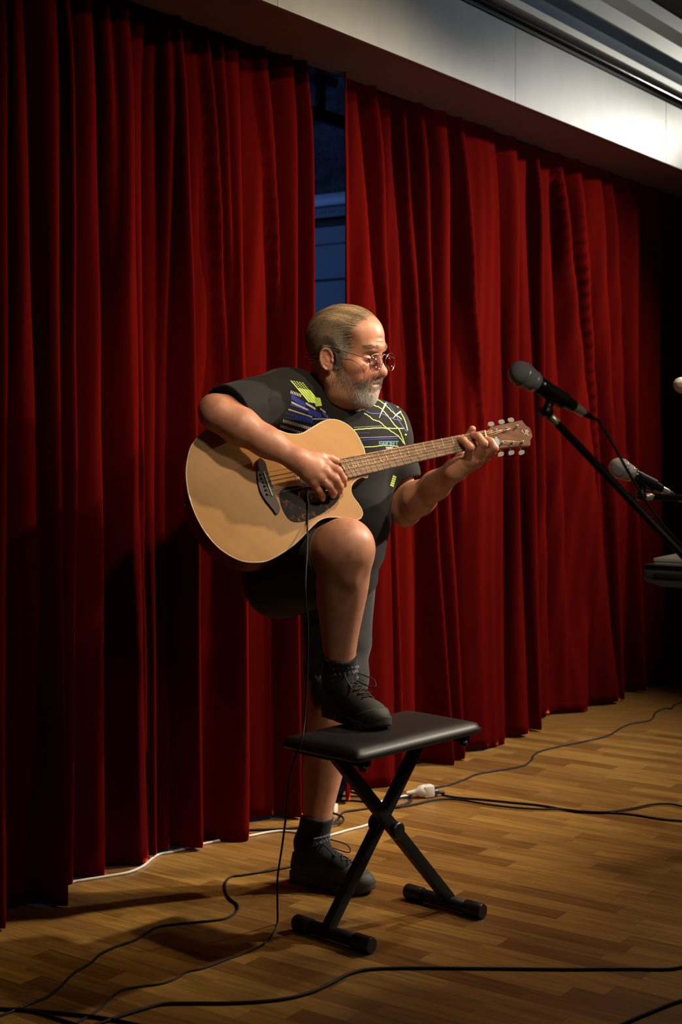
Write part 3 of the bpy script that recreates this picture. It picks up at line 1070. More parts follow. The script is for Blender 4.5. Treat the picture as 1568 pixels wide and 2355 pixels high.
pb = M_skin.node_tree.nodes['Principled BSDF']
pb.inputs['Subsurface Weight'].default_value = .12
pb.inputs['Subsurface Radius'].default_value = (.008, .003, .0015)
pb.inputs['Subsurface Scale'].default_value = .5
gsel = rng.choice(len(bf), 400)
fc = bv[bf[gsel]]
nn = np.cross(fc[:, 2] - fc[:, 0], fc[:, 3] - fc[:, 1])
FLIP = float((nn * gradient(body_fn, fc.mean(1).astype(np.float32))).sum(1).mean()) < 0
fix = lambda vf: (vf[0], vf[1][:, ::-1]) if FLIP else vf
obj('body', fix((bv, bf)), M_skin, man, cols=skin)

# ---- hair, beard, brows: strands on the skull
M_hair = mat('hair_strands', (.3, .24, .18), .42, attr='col', spec=.6)


def surf_pts(n, lo, hi, keep, off=0.):
    """random points of the head surface, in head axes"""
    out = []
    tot = 0
    while tot < n:
        p = rng.uniform(lo, hi, (n * 6, 3)).astype(np.float32)
        for _ in range(4):
            d = head_local(p)
            p = p - gradient(head_local, p) * (d - off)[:, None]
        ok = (np.abs(head_local(p) - off) < .0015) & keep(p)
        out.append(p[ok])
        tot += ok.sum()
    return np.concatenate(out)[:n]


def strands(roots, dirs, steps, step, lift, rad, cols, curl=.0, sides=3, jit=.12):
    """grow hairs along the skin: dirs(p) gives the combing direction"""
    p = roots.astype(np.float32)
    n = len(p)
    path = [p]
    wob = rng.normal(0, 1, (n, 3)) * jit
    for k in range(steps):
        g = gradient(head_local, p)
        d = dirs(p) + wob + curl * np.sin(k * 1.1 + wob[:, :1] * 9) * np.cross(g, dirs(p))
        d = d - g * (d * g).sum(1)[:, None]
        d /= np.linalg.norm(d, axis=1)[:, None] + 1e-9
        st = step if np.isscalar(step) else step[:, None]
        p = p + d * st
        h = head_local(p)
        tgt = lift(k + 1, p)
        p = (p - gradient(head_local, p) * (h - tgt)[:, None] * .8).astype(np.float32)
        path.append(p)
    P = np.stack(path, 1)
    sg = np.linalg.norm(np.diff(P, axis=1), axis=2).max(1)
    okk = sg < 2.2 * np.max(step) + .004
    P, cols = P[okk], cols[okk]
    Wd = HO + (P @ HR.T) * HS_
    return ribbons(Wd, rad, cols, sides)


def ribbons(Wd, rad, cols, sides=3):
    n, m = Wd.shape[:2]
    t = np.gradient(Wd, axis=1)
    t /= np.linalg.norm(t, axis=2)[..., None] + 1e-12
    u = np.cross(t, np.array([.31, .22, .93]))
    u /= np.linalg.norm(u, axis=2)[..., None] + 1e-12
    w = np.cross(t, u)
    r = rad * np.linspace(1, .35, m)
    rr = np.broadcast_to(r, (n, m)) if np.isscalar(rad) else np.asarray(rad)[:, None] * np.linspace(1, .35, m)
    V = np.stack([Wd + rr[..., None] * (math.cos(a) * u + math.sin(a) * w) for a in np.arange(sides) * 2 * math.pi / sides], 2)
    idx = np.arange(n * m * sides).reshape(n, m, sides)
    Q = []
    for k in range(sides):
        l = (k + 1) % sides
        Q.append(np.stack([idx[:, :-1, k], idx[:, :-1, l], idx[:, 1:, l], idx[:, 1:, k]], -1).reshape(-1, 4))
    C = np.repeat(cols[:, None, :], m * sides, 1).reshape(-1, 3)
    return (V.reshape(-1, 3), np.concatenate(Q)), C


def hairline(p):
    """positive inside the hair: receding front, temples, sideburn, nape"""
    x, y, z = p[:, 0], np.abs(p[:, 1]), p[:, 2]
    front = np.interp(z, [-.06, -.02, .0, .02, .04, .06, .085, .105, .13], [-.03, -.018, .024, .036, .046, .042, .044, .060, .074])
    ear = ((x + .002) / .026) ** 2 + ((z - .000) / .036) ** 2
    a = (front - x) / .012
    b = (z + .060 - .1 * np.maximum(x + .03, 0)) / .01
    return np.minimum(np.minimum(a, b), np.where(y > .05, (ear - 1.) * 2, 9))


def comb(p):
    x, y, z = p.T
    s = np.sign(y)
    d = np.stack([-np.ones_like(x), .25 * s * np.clip((.13 - z) / .1, 0, 1) * (x > 0), -.25 - .55 * np.clip(-x / .08, -.3, 1.2)], 1)
    return d


hl_keep = lambda p, lo_: (hairline(p) > lo_ + rng.normal(0, .45, len(p))) & ~((p[:, 0] > -.004) & (p[:, 0] < .06) & (p[:, 2] < .026))
n_h = 7000
roots = np.concatenate([surf_pts(4600, (-.12, -.09, -.07), (.08, .09, .14), lambda p: hl_keep(p, 0)),
                        surf_pts(2400, (-.03, -.09, -.02), (.09, .09, .14), lambda p: hl_keep(p, -.5) & (hairline(p) < 1.6))])
hue = rng.rand(n_h, 1)
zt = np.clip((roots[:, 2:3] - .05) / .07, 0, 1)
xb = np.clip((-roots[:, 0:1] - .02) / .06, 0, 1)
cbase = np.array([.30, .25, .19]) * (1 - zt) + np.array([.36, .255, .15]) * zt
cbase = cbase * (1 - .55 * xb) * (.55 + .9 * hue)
lift = lambda k, p: .0015 + .006 * np.clip(hairline(p) * .25, 0, 1) * min(k / 3, 1) + .0012 * np.sin(p[:, 1] * 160 + p[:, 2] * 60)
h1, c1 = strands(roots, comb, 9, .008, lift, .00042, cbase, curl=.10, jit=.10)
# loose ends curling out at the nape and over the ear
rn = surf_pts(760, (-.115, -.085, -.06), (-.02, .085, .0), lambda p: hairline(p) > 0)
h2, c2 = strands(rn, lambda p: np.stack([-.35 - p[:, 0] * 2, p[:, 1] * 3, -np.ones(len(p))], 1), 8, .0072, lambda k, p: .004 + .0026 * k + .0015 * np.sin(k * 2 + p[:, 1] * 90), .0004,
                 np.array([.20, .165, .13]) * (.5 + rng.rand(760, 1)), curl=.6, jit=.3)
rs_ = surf_pts(1000, (.012, -.09, -.02), (.05, .09, .045), lambda p: (hairline(p) > -.6))
h3, c3 = strands(rs_, lambda p: np.stack([-.45 + 0 * p[:, 0], p[:, 1] * 0, -np.ones(len(p))], 1), 5, .006, lambda k, p: .002 + .0012 * k, .0004,
                 np.array([.36, .32, .27]) * (.5 + .8 * rng.rand(1000, 1)), curl=.4, jit=.25)
cap_fn = lambda P, near=None: head(P) - (.0045 * HS_) * np.clip((hairline(head.loc(P)) - .7) * .4 + .05, -1.5, 1)
lo, hi = HO - .17, HO + .18
cv, cf = nets(lambda P, near=None: cap_fn(P), lo, hi, .004)
lc = ((cv - HO) @ HR) / HS_
keep = hairline(lc.astype(np.float32)) > .7
fk = keep[cf].all(1)
used = np.unique(cf[fk])
rem = -np.ones(len(cv), int)
rem[used] = np.arange(len(used))
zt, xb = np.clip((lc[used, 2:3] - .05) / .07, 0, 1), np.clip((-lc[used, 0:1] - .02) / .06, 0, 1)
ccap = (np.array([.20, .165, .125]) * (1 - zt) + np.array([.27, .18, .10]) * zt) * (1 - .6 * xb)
hv, hq, hcol, nb_ = [], [], [], 0
for (v, q), c in ((h1, c1), (h2, c2), (h3, c3), (fix((cv[used], rem[cf[fk]])), ccap)):
    hv.append(v)
    hq.append(q + nb_)
    hcol.append(c)
    nb_ += len(v)
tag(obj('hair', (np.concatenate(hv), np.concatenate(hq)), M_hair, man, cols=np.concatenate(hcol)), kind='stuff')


def beard_mask(p):
    x, y, z = p[:, 0], np.abs(p[:, 1]), p[:, 2]
    top = np.interp(x, [-.01, .012, .03, .05, .07, .085, .10, .12], [-.02, .012, -.004, -.032, -.043, -.043, -.036, -.036])
    mouth = ((y / .019) ** 2 + ((z + .0545) / .0062) ** 2 < 1) & (x > .08)
    soul = (y < .02) & (x > .085) & (z < -.062) & (z > -.076) & (rng.rand(len(p)) < .25)
    low = z > np.interp(x, [-.02, .03, .08], [-.075, -.112, -.125])
    return (z < top + rng.normal(0, .004, len(p))) & ~mouth & ~soul & low & (x > -.004 + np.clip((-.03 - z) * .2, 0, .02))


n_b = 6500
rb_ = surf_pts(n_b, (-.01, -.07, -.125), (.12, .07, .02), beard_mask)
wgt = np.clip((rb_[:, 0:1] - .055) / .03, 0, 1) * np.clip((-.050 - rb_[:, 2:3]) / .02, 0, 1)
bc = np.array([.20, .145, .105]) * (1 - wgt) + np.array([.85, .80, .73]) * wgt
must = ((rb_[:, 2] > -.052) & (rb_[:, 0] > .08))[:, None]
bc = np.where(must, np.array([.36, .30, .23]) * (.5 + .9 * rng.rand(n_b, 1)), bc)
bc = np.clip(bc * (.55 + .9 * rng.rand(n_b, 1)) + (rng.rand(n_b, 1) < .22) * .22, 0, .9)
blen = (.0022 + .0022 * wgt[:, 0] + .0006 * must[:, 0]) * (.7 + .6 * rng.rand(n_b))
h4, c4 = strands(rb_, lambda p: np.stack([.15 + 0 * p[:, 0], np.sign(p[:, 1]) * .35 * (p[:, 2] > -.052), -np.ones(len(p))], 1), 4, blen,
                 lambda k, p: .0008 + .0011 * k, .00034, bc, curl=.35, jit=.35)
tag(obj('beard', h4, M_hair, man, cols=c4), kind='stuff')
def half(vf, c, name):
    """left and right as two objects"""
    v, q = vf
    side_ = ((v[q].mean(1) - HO) @ HR)[:, 1] > 0
    for s in (True, False):
        qq = q[side_ == s]
        u, inv = np.unique(qq, return_inverse=True)
        tag(obj(name, (v[u], inv.reshape(qq.shape)), M_hair, man, cols=c[u]), kind='stuff')


rq = surf_pts(200, (.08, -.05, .028), (.115, .05, .05), lambda p: (np.abs(np.abs(p[:, 1]) - .031) < .020) & (np.abs(p[:, 2] - .040 - .004 * np.cos((np.abs(p[:, 1]) - .03) * 60)) < .0055))
h5, c5 = strands(rq, lambda p: np.stack([-.2 + 0 * p[:, 0], np.sign(p[:, 1]) * 1., .25 - 0 * p[:, 0]], 1), 4, .0026, lambda k, p: .0008 + .0006 * k, .0003,
                 np.array([.13, .08, .05]) * (.5 + rng.rand(200, 1)), jit=.2)
half(h5, c5, 'eyebrow')
rq = surf_pts(90, (.085, -.05, .003), (.105, .05, .010), lambda p: (np.abs(np.abs(p[:, 1]) - .032) < .012) & (np.abs(p[:, 2] - .0068) < .0016))
h6, c6 = strands(rq, lambda p: np.stack([.5 + 0 * p[:, 0], p[:, 1] * 0, -np.ones(len(p))], 1), 3, .0016, lambda k, p: .0006 + .0016 * k, .0003, np.full((90, 3), .03), jit=.2)
half(h6, c6, 'eyelash_row')

# ---- eyeglasses
M_gold = mat('gilt_wire', (.42, .34, .24), .22, metal=1)
M_glass = bpy.data.materials.new('tinted_lens')
M_glass.use_nodes = True
nt = M_glass.node_tree
nt.nodes.remove(nt.nodes['Principled BSDF'])
tb = nt.nodes.new('ShaderNodeBsdfTransparent')
tb.inputs[0].default_value = (.92, .87, .91, 1)
gb = nt.nodes.new('ShaderNodeBsdfGlossy')
gb.inputs[0].default_value = (.8, .62, .95, 1)
gb.inputs['Roughness'].default_value = .06
ms = nt.nodes.new('ShaderNodeMixShader')
ms.inputs[0].default_value = .09
nt.links.new(tb.outputs[0], ms.inputs[1])
nt.links.new(gb.outputs[0], ms.inputs[2])
nt.links.new(ms.outputs[0], nt.nodes['Material Output'].inputs[0])
gl = obj('eyeglasses', tube([hw((.1185, y, .0235 + .002 * math.cos(y * 200))) for y in np.linspace(-.0115, .0115, 9)], .00085, 8), M_gold, man)


def lens_loop(s):
    pts = []
    for t in np.linspace(0, 2 * math.pi, 36, endpoint=False):
        a, b = math.cos(t), math.sin(t)
        y = .0300 * math.copysign(abs(a) ** .85, a)
        z = .0215 * math.copysign(abs(b) ** .8, b)
        if b < 0:
            y *= 1 - .16 * abs(b)
            y -= -.003 * b * -1
            z *= 1.12
        yy = .0370 + y
        pts.append(hw((.1165 - .10 * max(yy - .03, -.02) ** 1 * .9 - .06 * (z - .02), s * yy, .006 + z)))
    return np.array(pts)


for s in (-1, 1):
    lp = lens_loop(s)
    obj('rim', tube(lp, .00085, 6, closed=True), M_gold, gl)
    obj('lens', prism(lp, HR[:, 0] * .0012), M_glass, gl)
    obj('temple', tube(catmull([hw(q) for q in ((.111, s * .0660, .0145), (.106, s * .070, .016), (.070, s * .0735, .021), (.035, s * .077, .026), (.012, s * .0815, .030), (-.006, s * .085, .029), (-.016, s * .083, .014))], 5), .00095, 6), M_gold, gl)
    obj('temple_tip', tube(catmull([hw(q) for q in ((.035, s * .077, .026), (.012, s * .0815, .030), (-.006, s * .085, .029), (-.016, s * .083, .010))], 5), .0017, 8), M_black, gl)
    obj('hinge', box(hw((.1105, s * .0665, .0145)), (.003, .0018, .0022), HR, .0006), M_gold, gl, smooth='auto')
    obj('nose_pad', box(hw((.1065, s * .012, .006)), (.0022, .0012, .0042), HR, .001), mat('clear_pad', (.6, .55, .5), .2) if s < 0 else bpy.data.materials['clear_pad'], gl)

# ---- T-shirt
M_shirt = mat('black_cotton', (.0065, .006, .0065), .85, sheen=.05, sheen_rough=.5, bump=(700, .25, .0006), spec=.25)
M_shorts = mat('black_shorts_cloth', (.0105, .0105, .0115), .8, sheen=.12, sheen_rough=.5, spec=.3, bump=(500, .2, .0006))


def folds(P, d):
    x, y, z = P.T
    a = x * .75 - y * .66
    near = .003 * np.sin(34 * z + 30 * a + 2.6 * np.sin(13 * z + 9 * x)) * np.clip((1.35 - z) * 5, 0.2, 1)
    return d + near + .0012 * np.sin(70 * (z - a) + 3 * np.sin(21 * a))


cuffR, cuffL = M1(shR, elR, .86), M1(shL, elL, .70)
dR, dL = nrm(elR - shR), nrm(elL - shL)
hemR, hemL = nrm(dR + UP * -.25 + np.array([-.1, 0, 0])), nrm(dL + np.array([.05, 0, .3]))
slR = Group([(Cap(shR + rt * -.02, M1(shR, elR, 1.0), .083, .074), .02)])
slL = Group([(Cap(shL, M1(shL, elL, .95), .070, .073), .02)])
inR, inL = Cap(M1(shR, elR, .72), M1(shR, elR, 1.3), .058), Cap(M1(shL, elL, .5), M1(shL, elL, 1.3), .058)
shirt_t = Group(torso(.006) + [(Ell(np.array([-.012, 4.235, .93]), (.105, .13, .14), RB), .06), (Cap(M1(shR, neckb, .2), neckb + np.array([-.06, .03, .05]), .05, .04), .05)])
nk_ax = nrm(hw((0, 0, 0)) - neckb + fw * .02)
colP = W(772, 915, 4.13)
neck_cut = Cap(neckb + fw * .018 - nk_ax * .014, neckb + fw * .06 + nk_ax * .25, .080, .098)


def shirt_fn(P, near=None):
    d = shirt_t(P, near)
    hz = .80 + .012 * np.sin(P[:, 0] * 30)
    d = np.maximum(d, hz - P[:, 2])
    a = slR(P)
    a = np.maximum(a, (P - cuffR.astype(np.float32)) @ hemR.astype(np.float32))
    a = np.maximum(a, -inR(P))
    b = slL(P)
    b = np.maximum(b, (P - cuffL.astype(np.float32)) @ hemL.astype(np.float32))
    b = np.maximum(b, -inL(P))
    d = smin(d, a, .05)
    d = smin(d, b, .05)
    d = folds(P, d)
    return -smin(-d, neck_cut(P), .006)


sv, sf = fix(nets(shirt_fn, (-.50, 3.80, .76), (.36, 4.60, 1.60), .0045))
shirt = obj('t_shirt', (sv, sf), M_shirt, man)
SB = bvh_of((sv, sf))
EYE = np.array([0, 0, H])


def cast(px, py, off=.0008):
    d = W(px, py, 1.) - EYE
    r = SB.ray_cast(Vector(EYE), Vector(d))
    if r[0] is None:
        return None
    return np.array(r[0]) - nrm(d) * off


def decal(name, polys, col):
    """flat print: picture-plane outlines laid onto the cloth"""
    V, Q = [], []
    for pl in polys:
        pts = [cast(*p) for p in pl]
        if any(p is None for p in pts) or max(p[1] for p in pts) - min(p[1] for p in pts) > .1:
            continue
        n = len(V)
        V += pts
        Q.append(list(range(n, n + len(pts))))
    if V:
        m = bpy.data.materials.get('print_' + col[0]) or mat('print_' + col[0], col[1], .6)
        tag(obj(name, (np.array(V), Q), m, shirt, smooth=False), kind='stuff')


def line(pts, w, n=6, w1=None, wav=0.):
    p = catmull(np.asarray(pts, float), n)
    if wav:
        p[:, 1] += wav * np.sin(np.arange(len(p)) * 1.3)
    t = np.gradient(p, axis=0)
    t /= np.linalg.norm(t, axis=1)[:, None] + 1e-9
    q = np.stack([-t[:, 1], t[:, 0]], 1)
    ww = np.linspace(w, w if w1 is None else w1, len(p))[:, None] / 2
    a, b = p + q * ww, p - q * ww
    return [(a[i], a[i + 1], b[i + 1], b[i]) for i in range(len(p) - 1)]


LIME, BLUE, WHITE, TEAL = ('lime', (.56, .78, .15)), ('blue', (.025, .05, .48)), ('white', (.72, .72, .70)), ('teal', (.12, .27, .36))
lim = []
for k in range(26):                    # lime block: dotted above, solid below, running down the chest
    t = k / 26
    for j in range(5):
        s = (j + .5) / 5
        if k < 9 and (k % 2 and j > 0):
            continue
        x0, y0 = 664 + 33 * s + 42 * t, 874 + 6 * s + 50 * t
        w_ = 5.2 if k > 8 else 3.6
        lim.append([(x0, y0), (x0 + w_ * .95, y0 + .8), (x0 + w_ * .95 + 1.6, y0 + 2.9), (x0 + 1.6, y0 + 2.1)])
for k in range(10):
    t = k / 10
    lim.append([(720 + 6 * t, 913 + 22 * t), (736 + 4 * t, 915 + 18 * t), (737 + 4 * t, 917 + 18 * t), (721 + 6 * t, 915 + 22 * t)])
decal('lime_print', lim, LIME)


def bars(x0, y0, x1, y1, n, h, w, lean=-1.0):
    o = []
    for k in range(n):
        t = k / max(n - 1, 1)
        x, y = x0 + (x1 - x0) * t, y0 + (y1 - y0) * t
        o.append([(x, y), (x + w, y + .4), (x + w + lean, y + h), (x + lean, y + h - .4)])
    return o


decal('blue_print', bars(657, 949, 716, 961, 17, 13, 2.6) + bars(670, 906, 699, 925, 9, 13, 2.4, .5) + bars(708, 939, 735, 950, 8, 14, 2.2, 1.5) + bars(741, 946, 751, 954, 4, 9, 2, 2)
      + [(a, b, c, d) for a, b, c, d in line([(668, 930), (685, 936), (712, 948)], 3.4)], BLUE)
decal('white_print', bars(669, 898, 691, 906, 7, 7, 1.6) + bars(670, 923, 706, 940, 13, 5, 1.9, .6) + bars(664, 940, 716, 957, 19, 3.4, 1.8) + bars(651, 964, 712, 982, 17, 7.5, 2.5)
      + bars(645, 977, 696, 994, 14, 6, 2.5) + bars(703, 925, 723, 937, 8, 6, 1.7, .8) + bars(718, 962, 757, 962, 12, 3, 1.8) + bars(736, 938, 746, 945, 4, 5, 1.6, 1), WHITE)
# right chest: wavy lines, spikes, dotted rows and the lettering
decal('lime_lines', line([(854, 926), (862, 933), (873, 937), (886, 950), (896, 962), (907, 977), (917, 987), (926, 1008), (931, 1022)], 1.8, 8, wav=.5)
      + line([(866, 917), (885, 930), (900, 945), (912, 955), (924, 964)], 1.8, 8, wav=.5) + line([(837, 950), (850, 958), (858, 965), (873, 970), (885, 981), (900, 992), (917, 1004), (929, 1020)], 1.8, 8, wav=.5)
      + line([(814, 988), (840, 986), (870, 984), (900, 985), (929, 985)], 1.9, 8, wav=.3) + line([(838, 1028), (860, 1027), (885, 1024), (916, 1027)], 1.9, 6) + line([(922, 950), (929, 962), (935, 980), (937, 990)], 1.8, 6)
      + line([(896, 920), (908, 930), (916, 937)], 1.6, 6) + line([(931, 999), (935, 1000)], 3.4, 3), LIME)
decal('blue_lines', line([(868, 907), (884, 920), (900, 938), (912, 958), (922, 975), (935, 993)], 1.3, 8) + line([(838, 943), (852, 950), (868, 951), (880, 952), (900, 962), (923, 967)], 1.3, 8, wav=.4)
      + line([(828, 1013), (850, 1011), (880, 1009), (914, 1008)], 1.3, 8) + bars(818, 995, 848, 994, 11, 1.6, 1.2, 0), BLUE)
decal('white_marks', line([(892, 915), (886, 930), (878, 946), (872, 961)], 5, 5, .8) + line([(922, 946), (912, 953), (903, 963)], 4, 5, .8) + bars(814, 982, 876, 979, 26, 1.3, 1.2, 0)
      + bars(824, 1006, 914, 1003, 38, 1.5, 1.3, 0), WHITE)
GL = {'S': [[(1, 0), (0, 0), (0, .5), (1, .5), (1, 1), (0, 1)]], 'P': [[(0, 1), (0, 0), (1, 0), (1, .55), (0, .55)]], 'O': [[(0, 0), (1, 0), (1, 1), (0, 1), (0, 0)]],
      'R': [[(0, 1), (0, 0), (1, 0), (1, .5), (0, .5)], [(.45, .5), (1, 1)]], 'T': [[(0, 0), (1, 0)], [(.5, 0), (.5, 1)]], 'E': [[(1, 0), (0, 0), (0, 1), (1, 1)], [(0, .5), (.8, .5)]],
      'A': [[(0, 1), (0, .2), (.3, 0), (.7, 0), (1, .2), (1, 1)], [(0, .6), (1, .6)]], 'M': [[(0, 1), (0, 0), (.5, .5), (1, 0), (1, 1)]]}


def letters(txt, x0, y0, adv, w, h, lw, sl=-.02):
    o = []
    for i, ch in enumerate(txt):
        for st_ in GL[ch]:
            for (a, b), (c, d) in zip(st_[:-1], st_[1:]):
                p, q = (x0 + i * adv + a * w, y0 + b * h + sl * i * adv), (x0 + i * adv + c * w, y0 + d * h + sl * i * adv)
                e = nrm((q[0] - p[0], q[1] - p[1]))
                p = (p[0] - e[0] * lw / 2, p[1] - e[1] * lw / 2)
                q = (q[0] + e[0] * lw / 2, q[1] + e[1] * lw / 2)
                k = np.array([-e[1], e[0]]) * lw / 2
                o.append([(p[0] + k[0], p[1] + k[1]), (q[0] + k[0], q[1] + k[1]), (q[0] - k[0], q[1] - k[1]), (p[0] - k[0], p[1] - k[1])])
    return o


decal('lettering', letters('SPORT', 872.5, 1016, 9.1, 6.4, 9, 2.4), TEAL)
decal('small_lettering', letters('TEAM', 887, 1028.5, 4.3, 3.1, 3.6, 1.0, -.01), WHITE)
decal('sleeve_print', [[(897 + 2 * j + 1.4 * k, 1117 - 5 * k + j), (899 + 2 * j + 1.4 * k, 1117 - 5 * k + j), (900 + 2 * j + 1.4 * k, 1113 - 5 * k + j), (898 + 2 * j + 1.4 * k, 1113 - 5 * k + j)] for j in range(4) for k in range(5)], LIME)

# ---- shorts
sR = M1(hipR, kneeR, .90)
thR = nrm(kneeR - hipR)
shorts_g = Group([(Ell(Pe + np.array([0.01, 0, .01]), (.15, .185, .13), RB), .05), (Cap(hipR + np.array([.004, .0, .018]), M1(hipR, kneeR, 1.0), .110, .094), .05),
                  (Cap(hipR + np.array([.0, .0, -.035]), M1(hipR, kneeR, .75) + np.array([0, 0, -.065]), .092, .065), .05),
                  (Cap(hipL + np.array([.02, 0, 0]), kneeL + np.array([.012, 0, .06]), .115, .092), .05)])
hl = .545


def shorts_fn(P, near=None):
    d = shorts_g(P, near)
    x, y, z = P.T
    d = d + .004 * np.sin(40 * x + 26 * z + 2 * np.sin(19 * z)) * np.clip((.88 - z) * 4, 0, 1)
    kn = ((P - sR.astype(np.float32)) @ thR.astype(np.float32))
    m = (z > .72) & (y < 4.12)
    d = np.where(m, np.maximum(d, kn), d)
    d = np.maximum(d, hl + .25 * (x + .02) + .004 * np.sin(x * 90) - z)
    d = np.maximum(d, -Cap(sR - thR * .05, kneeR + thR * .1, .082)(P))
    return np.maximum(d, -Cap(kneeL + np.array([0, 0, -.2]), kneeL + UP * .10, .078)(P))


obj('shorts', fix(nets(shorts_fn, (-.42, 3.76, .48), (.2, 4.60, 1.12), .0055)), M_shorts, man)

# ---- socks and shoes
M_sock = mat('black_rib_sock', (.010, .0095, .010), .95, sheen=.2, bump=(600, .4, .001))
M_cuffs = mat('blue_grey_sock', (.15, .18, .22), .95, sheen=.3, noise=((30, 30, 190), (.055, .07, .10), .4, .62), bump=(300, .6, .002))
M_upper = mat('dark_brown_shoe_cloth', (.034, .026, .025), .75, noise=((30, 30, 30), (.022, .017, .017), .4, .7), bump=(420, .35, .0012))
M_sole = mat('dark_grey_rubber', (.040, .043, .037), .7, bump=(90, .2, .001))
M_lace = mat('dark_lace', (.018, .016, .015), .8)
M_eye = mat('eyelet_metal', (.16, .12, .06), .4, metal=1)


def shoe(O, dirv, label, twist=0., mirror=1):
    """O: heel point on the ground; dirv: pointing direction; local x ahead, y left, z up"""
    X = nrm((dirv[0], dirv[1], 0))
    Y = np.cross(UP, X)
    R = np.stack([X, Y, UP], 1)
    to = lambda p: np.asarray(O) + R @ np.asarray(p, float)
    root = obj('shoe', fix(_w(shoe_upper, R, O)), M_upper, man)
    obj('sole', fix(_w(shoe_sole, R, O)), M_sole, root)
    obj('toe_guard', fix(_w(shoe_toe, R, O)), M_sole, root)
    B = bvh_of(_w(shoe_upper, R, O))

    def on(x, y, off=.002, frm=.3):
        a, b = to((x, y * .25, frm)), to((x, y, .03))
        r = B.ray_cast(Vector(a), Vector(nrm(b - a)))
        return np.array(r[0]) + (a - np.array(r[0])) * 0 + np.array(r[1]) * off if r[0] is not None else b
    xs = [.205, .186, .166, .146, .126, .108]
    ws = [.020, .022, .024, .025, .025, .024]
    L, E = [], []
    for i in range(len(xs)):
        for s in (-1, 1):
            E.append(on(xs[i], s * ws[i], .0015))
        if i + 1 < len(xs):
            for s in (-1, 1):
                L.append(tube(catmull([on(xs[i], -s * ws[i], .002), on((xs[i] + xs[i + 1]) / 2, 0, .006 + .001 * s), on(xs[i + 1], s * ws[i + 1], .002)], 4), .0021, 6))
    L.append(tube(catmull([on(xs[0], -ws[0], .002), on(xs[0], 0, .005), on(xs[0], ws[0], .002)], 4), .0021, 6))
    k = on(.100, 0, .012)
    for s, far in ((1, .075), (-1, .045)):
        L.append(tube(catmull([k, k + R @ np.array([.02, s * .018, .012]), k + R @ np.array([.05 + far * .3, s * (.02 + far * .5) * .8, -.004]), k + R @ np.array([.055 + far * .4, s * (.012 + far * .3), -.022]), k + R @ np.array([.022, s * .008, -.004]), k], 6), .0020, 6))
        L.append(tube(catmull([k, k + R @ np.array([.015, s * .02, .002]), k + R @ np.array([.03, s * .034, -.03])], 6), .0019, 6))
    L.append(lathe([(-.004, .002), (0, .006), (.004, .002)], k, R[:, 1], 10))
    tag(obj('laces', join(*L), M_lace, root), kind='stuff')
    for p in E:
        obj('eyelet', lathe([(0, .003), (.0012, .0022)], p, np.array([0, 0, 1.]) * .6 + nrm(p - to((.15, 0, .04))), 8), M_eye, root)
    tg = [on(x, 0, -.004) for x in (.16, .135, .115, .10)] + [to((.096, 0, .142))]
    tgw = [.016, .019, .021, .023, .024]
    V = []
    for p, w_ in zip(tg, tgw):
        for a in (-1, -.5, 0, .5, 1):
            V.append(p + R[:, 1] * w_ * a + UP * (.004 - .007 * a * a))
    q = [(i * 5 + j, i * 5 + j + 1, (i + 1) * 5 + j + 1, (i + 1) * 5 + j) for i in range(4) for j in range(4)]
    t_ = obj('tongue', (np.array(V), q), M_upper, root)
    md = t_.modifiers.new('thickness', 'SOLIDIFY')
    md.thickness = .006
    return root, to


_c2 = lambda a, b, ra, rb: (np.array(a, np.float32), np.array(b, np.float32), ra, rb)


def outline2(P):
    """signed distance to the footprint"""
    d = np.full(len(P), 1., np.float32)
    for a, b, ra, rb in (_c2((.038, 0), (.12, .0), .035, .033), _c2((.12, 0), (.205, -.004), .033, .047), _c2((.205, -.004), (.243, .004), .047, .038)):
        ab = b - a
        q = P[:, :2] - a
        t = np.clip(q @ ab / float(ab @ ab), 0, 1)
        d = smin(d, np.sqrt(((q - t[:, None] * ab) ** 2).sum(1)) - (ra + (rb - ra) * t), .02)
    return d


def shoe_sole(P):
    z = P[:, 2]
    lift = np.clip(P[:, 0] - .215, 0, 1) ** 2 * 3.5
    tread = .0022 * (np.sin(P[:, 0] * 420) > .2) * (z < .008)
    top = .026 + .008 * np.clip((.10 - P[:, 0]) / .06, 0, 1)
    e = np.stack([outline2(P) + .001 + tread, np.abs(z - lift - top / 2) - top / 2 + .003], 1)
    return np.minimum(e.max(1), 0) + np.sqrt((np.maximum(e, 0) ** 2).sum(1)) - .003


up_g = Group([(Cap((.045, 0, .05), (.05, 0, .085), .033, .033), .03), (Cap((.05, 0, .05), (.13, 0, .052), .036, .037), .03), (Cap((.095, 0, .085), (.165, -.001, .060), .033, .033), .03),
              (Cap((.13, 0, .045), (.215, -.003, .036), .037, .040), .03), (Ell((.225, 0, .034), (.055, .043, .033)), .02), (Cap((.062, 0, .06), (.058, 0, .125), .038, .041), .02)])


def shoe_upper(P):
    d = up_g(P)
    d = np.maximum(d, outline2(P) - .0015)
    d = np.maximum(d, .018 - P[:, 2])
    d = np.maximum(d, P[:, 2] - (.096 + .30 * np.clip(P[:, 0] - .05, -.02, .07)))
    return np.maximum(d, -Cap((.062, 0, .08), (.064, 0, .2), .034, .038)(P))


def shoe_toe(P):
    z = P[:, 2]
    d = np.minimum(up_g(P), 1) - .0022
    lim = .030 + .030 * np.clip((P[:, 0] - .19) / .07, 0, 1)
    d = np.maximum(np.maximum(d, z - lim), .012 - z)
    return np.maximum(d, .07 - P[:, 0])


def _w(fn, R, O):
    v, q = nets(lambda P, near=None: fn(P).astype(np.float32), (-.012, -.07, -.008), (.31, .07, .165), .003)
    return np.asarray(O) + v @ R.T, q


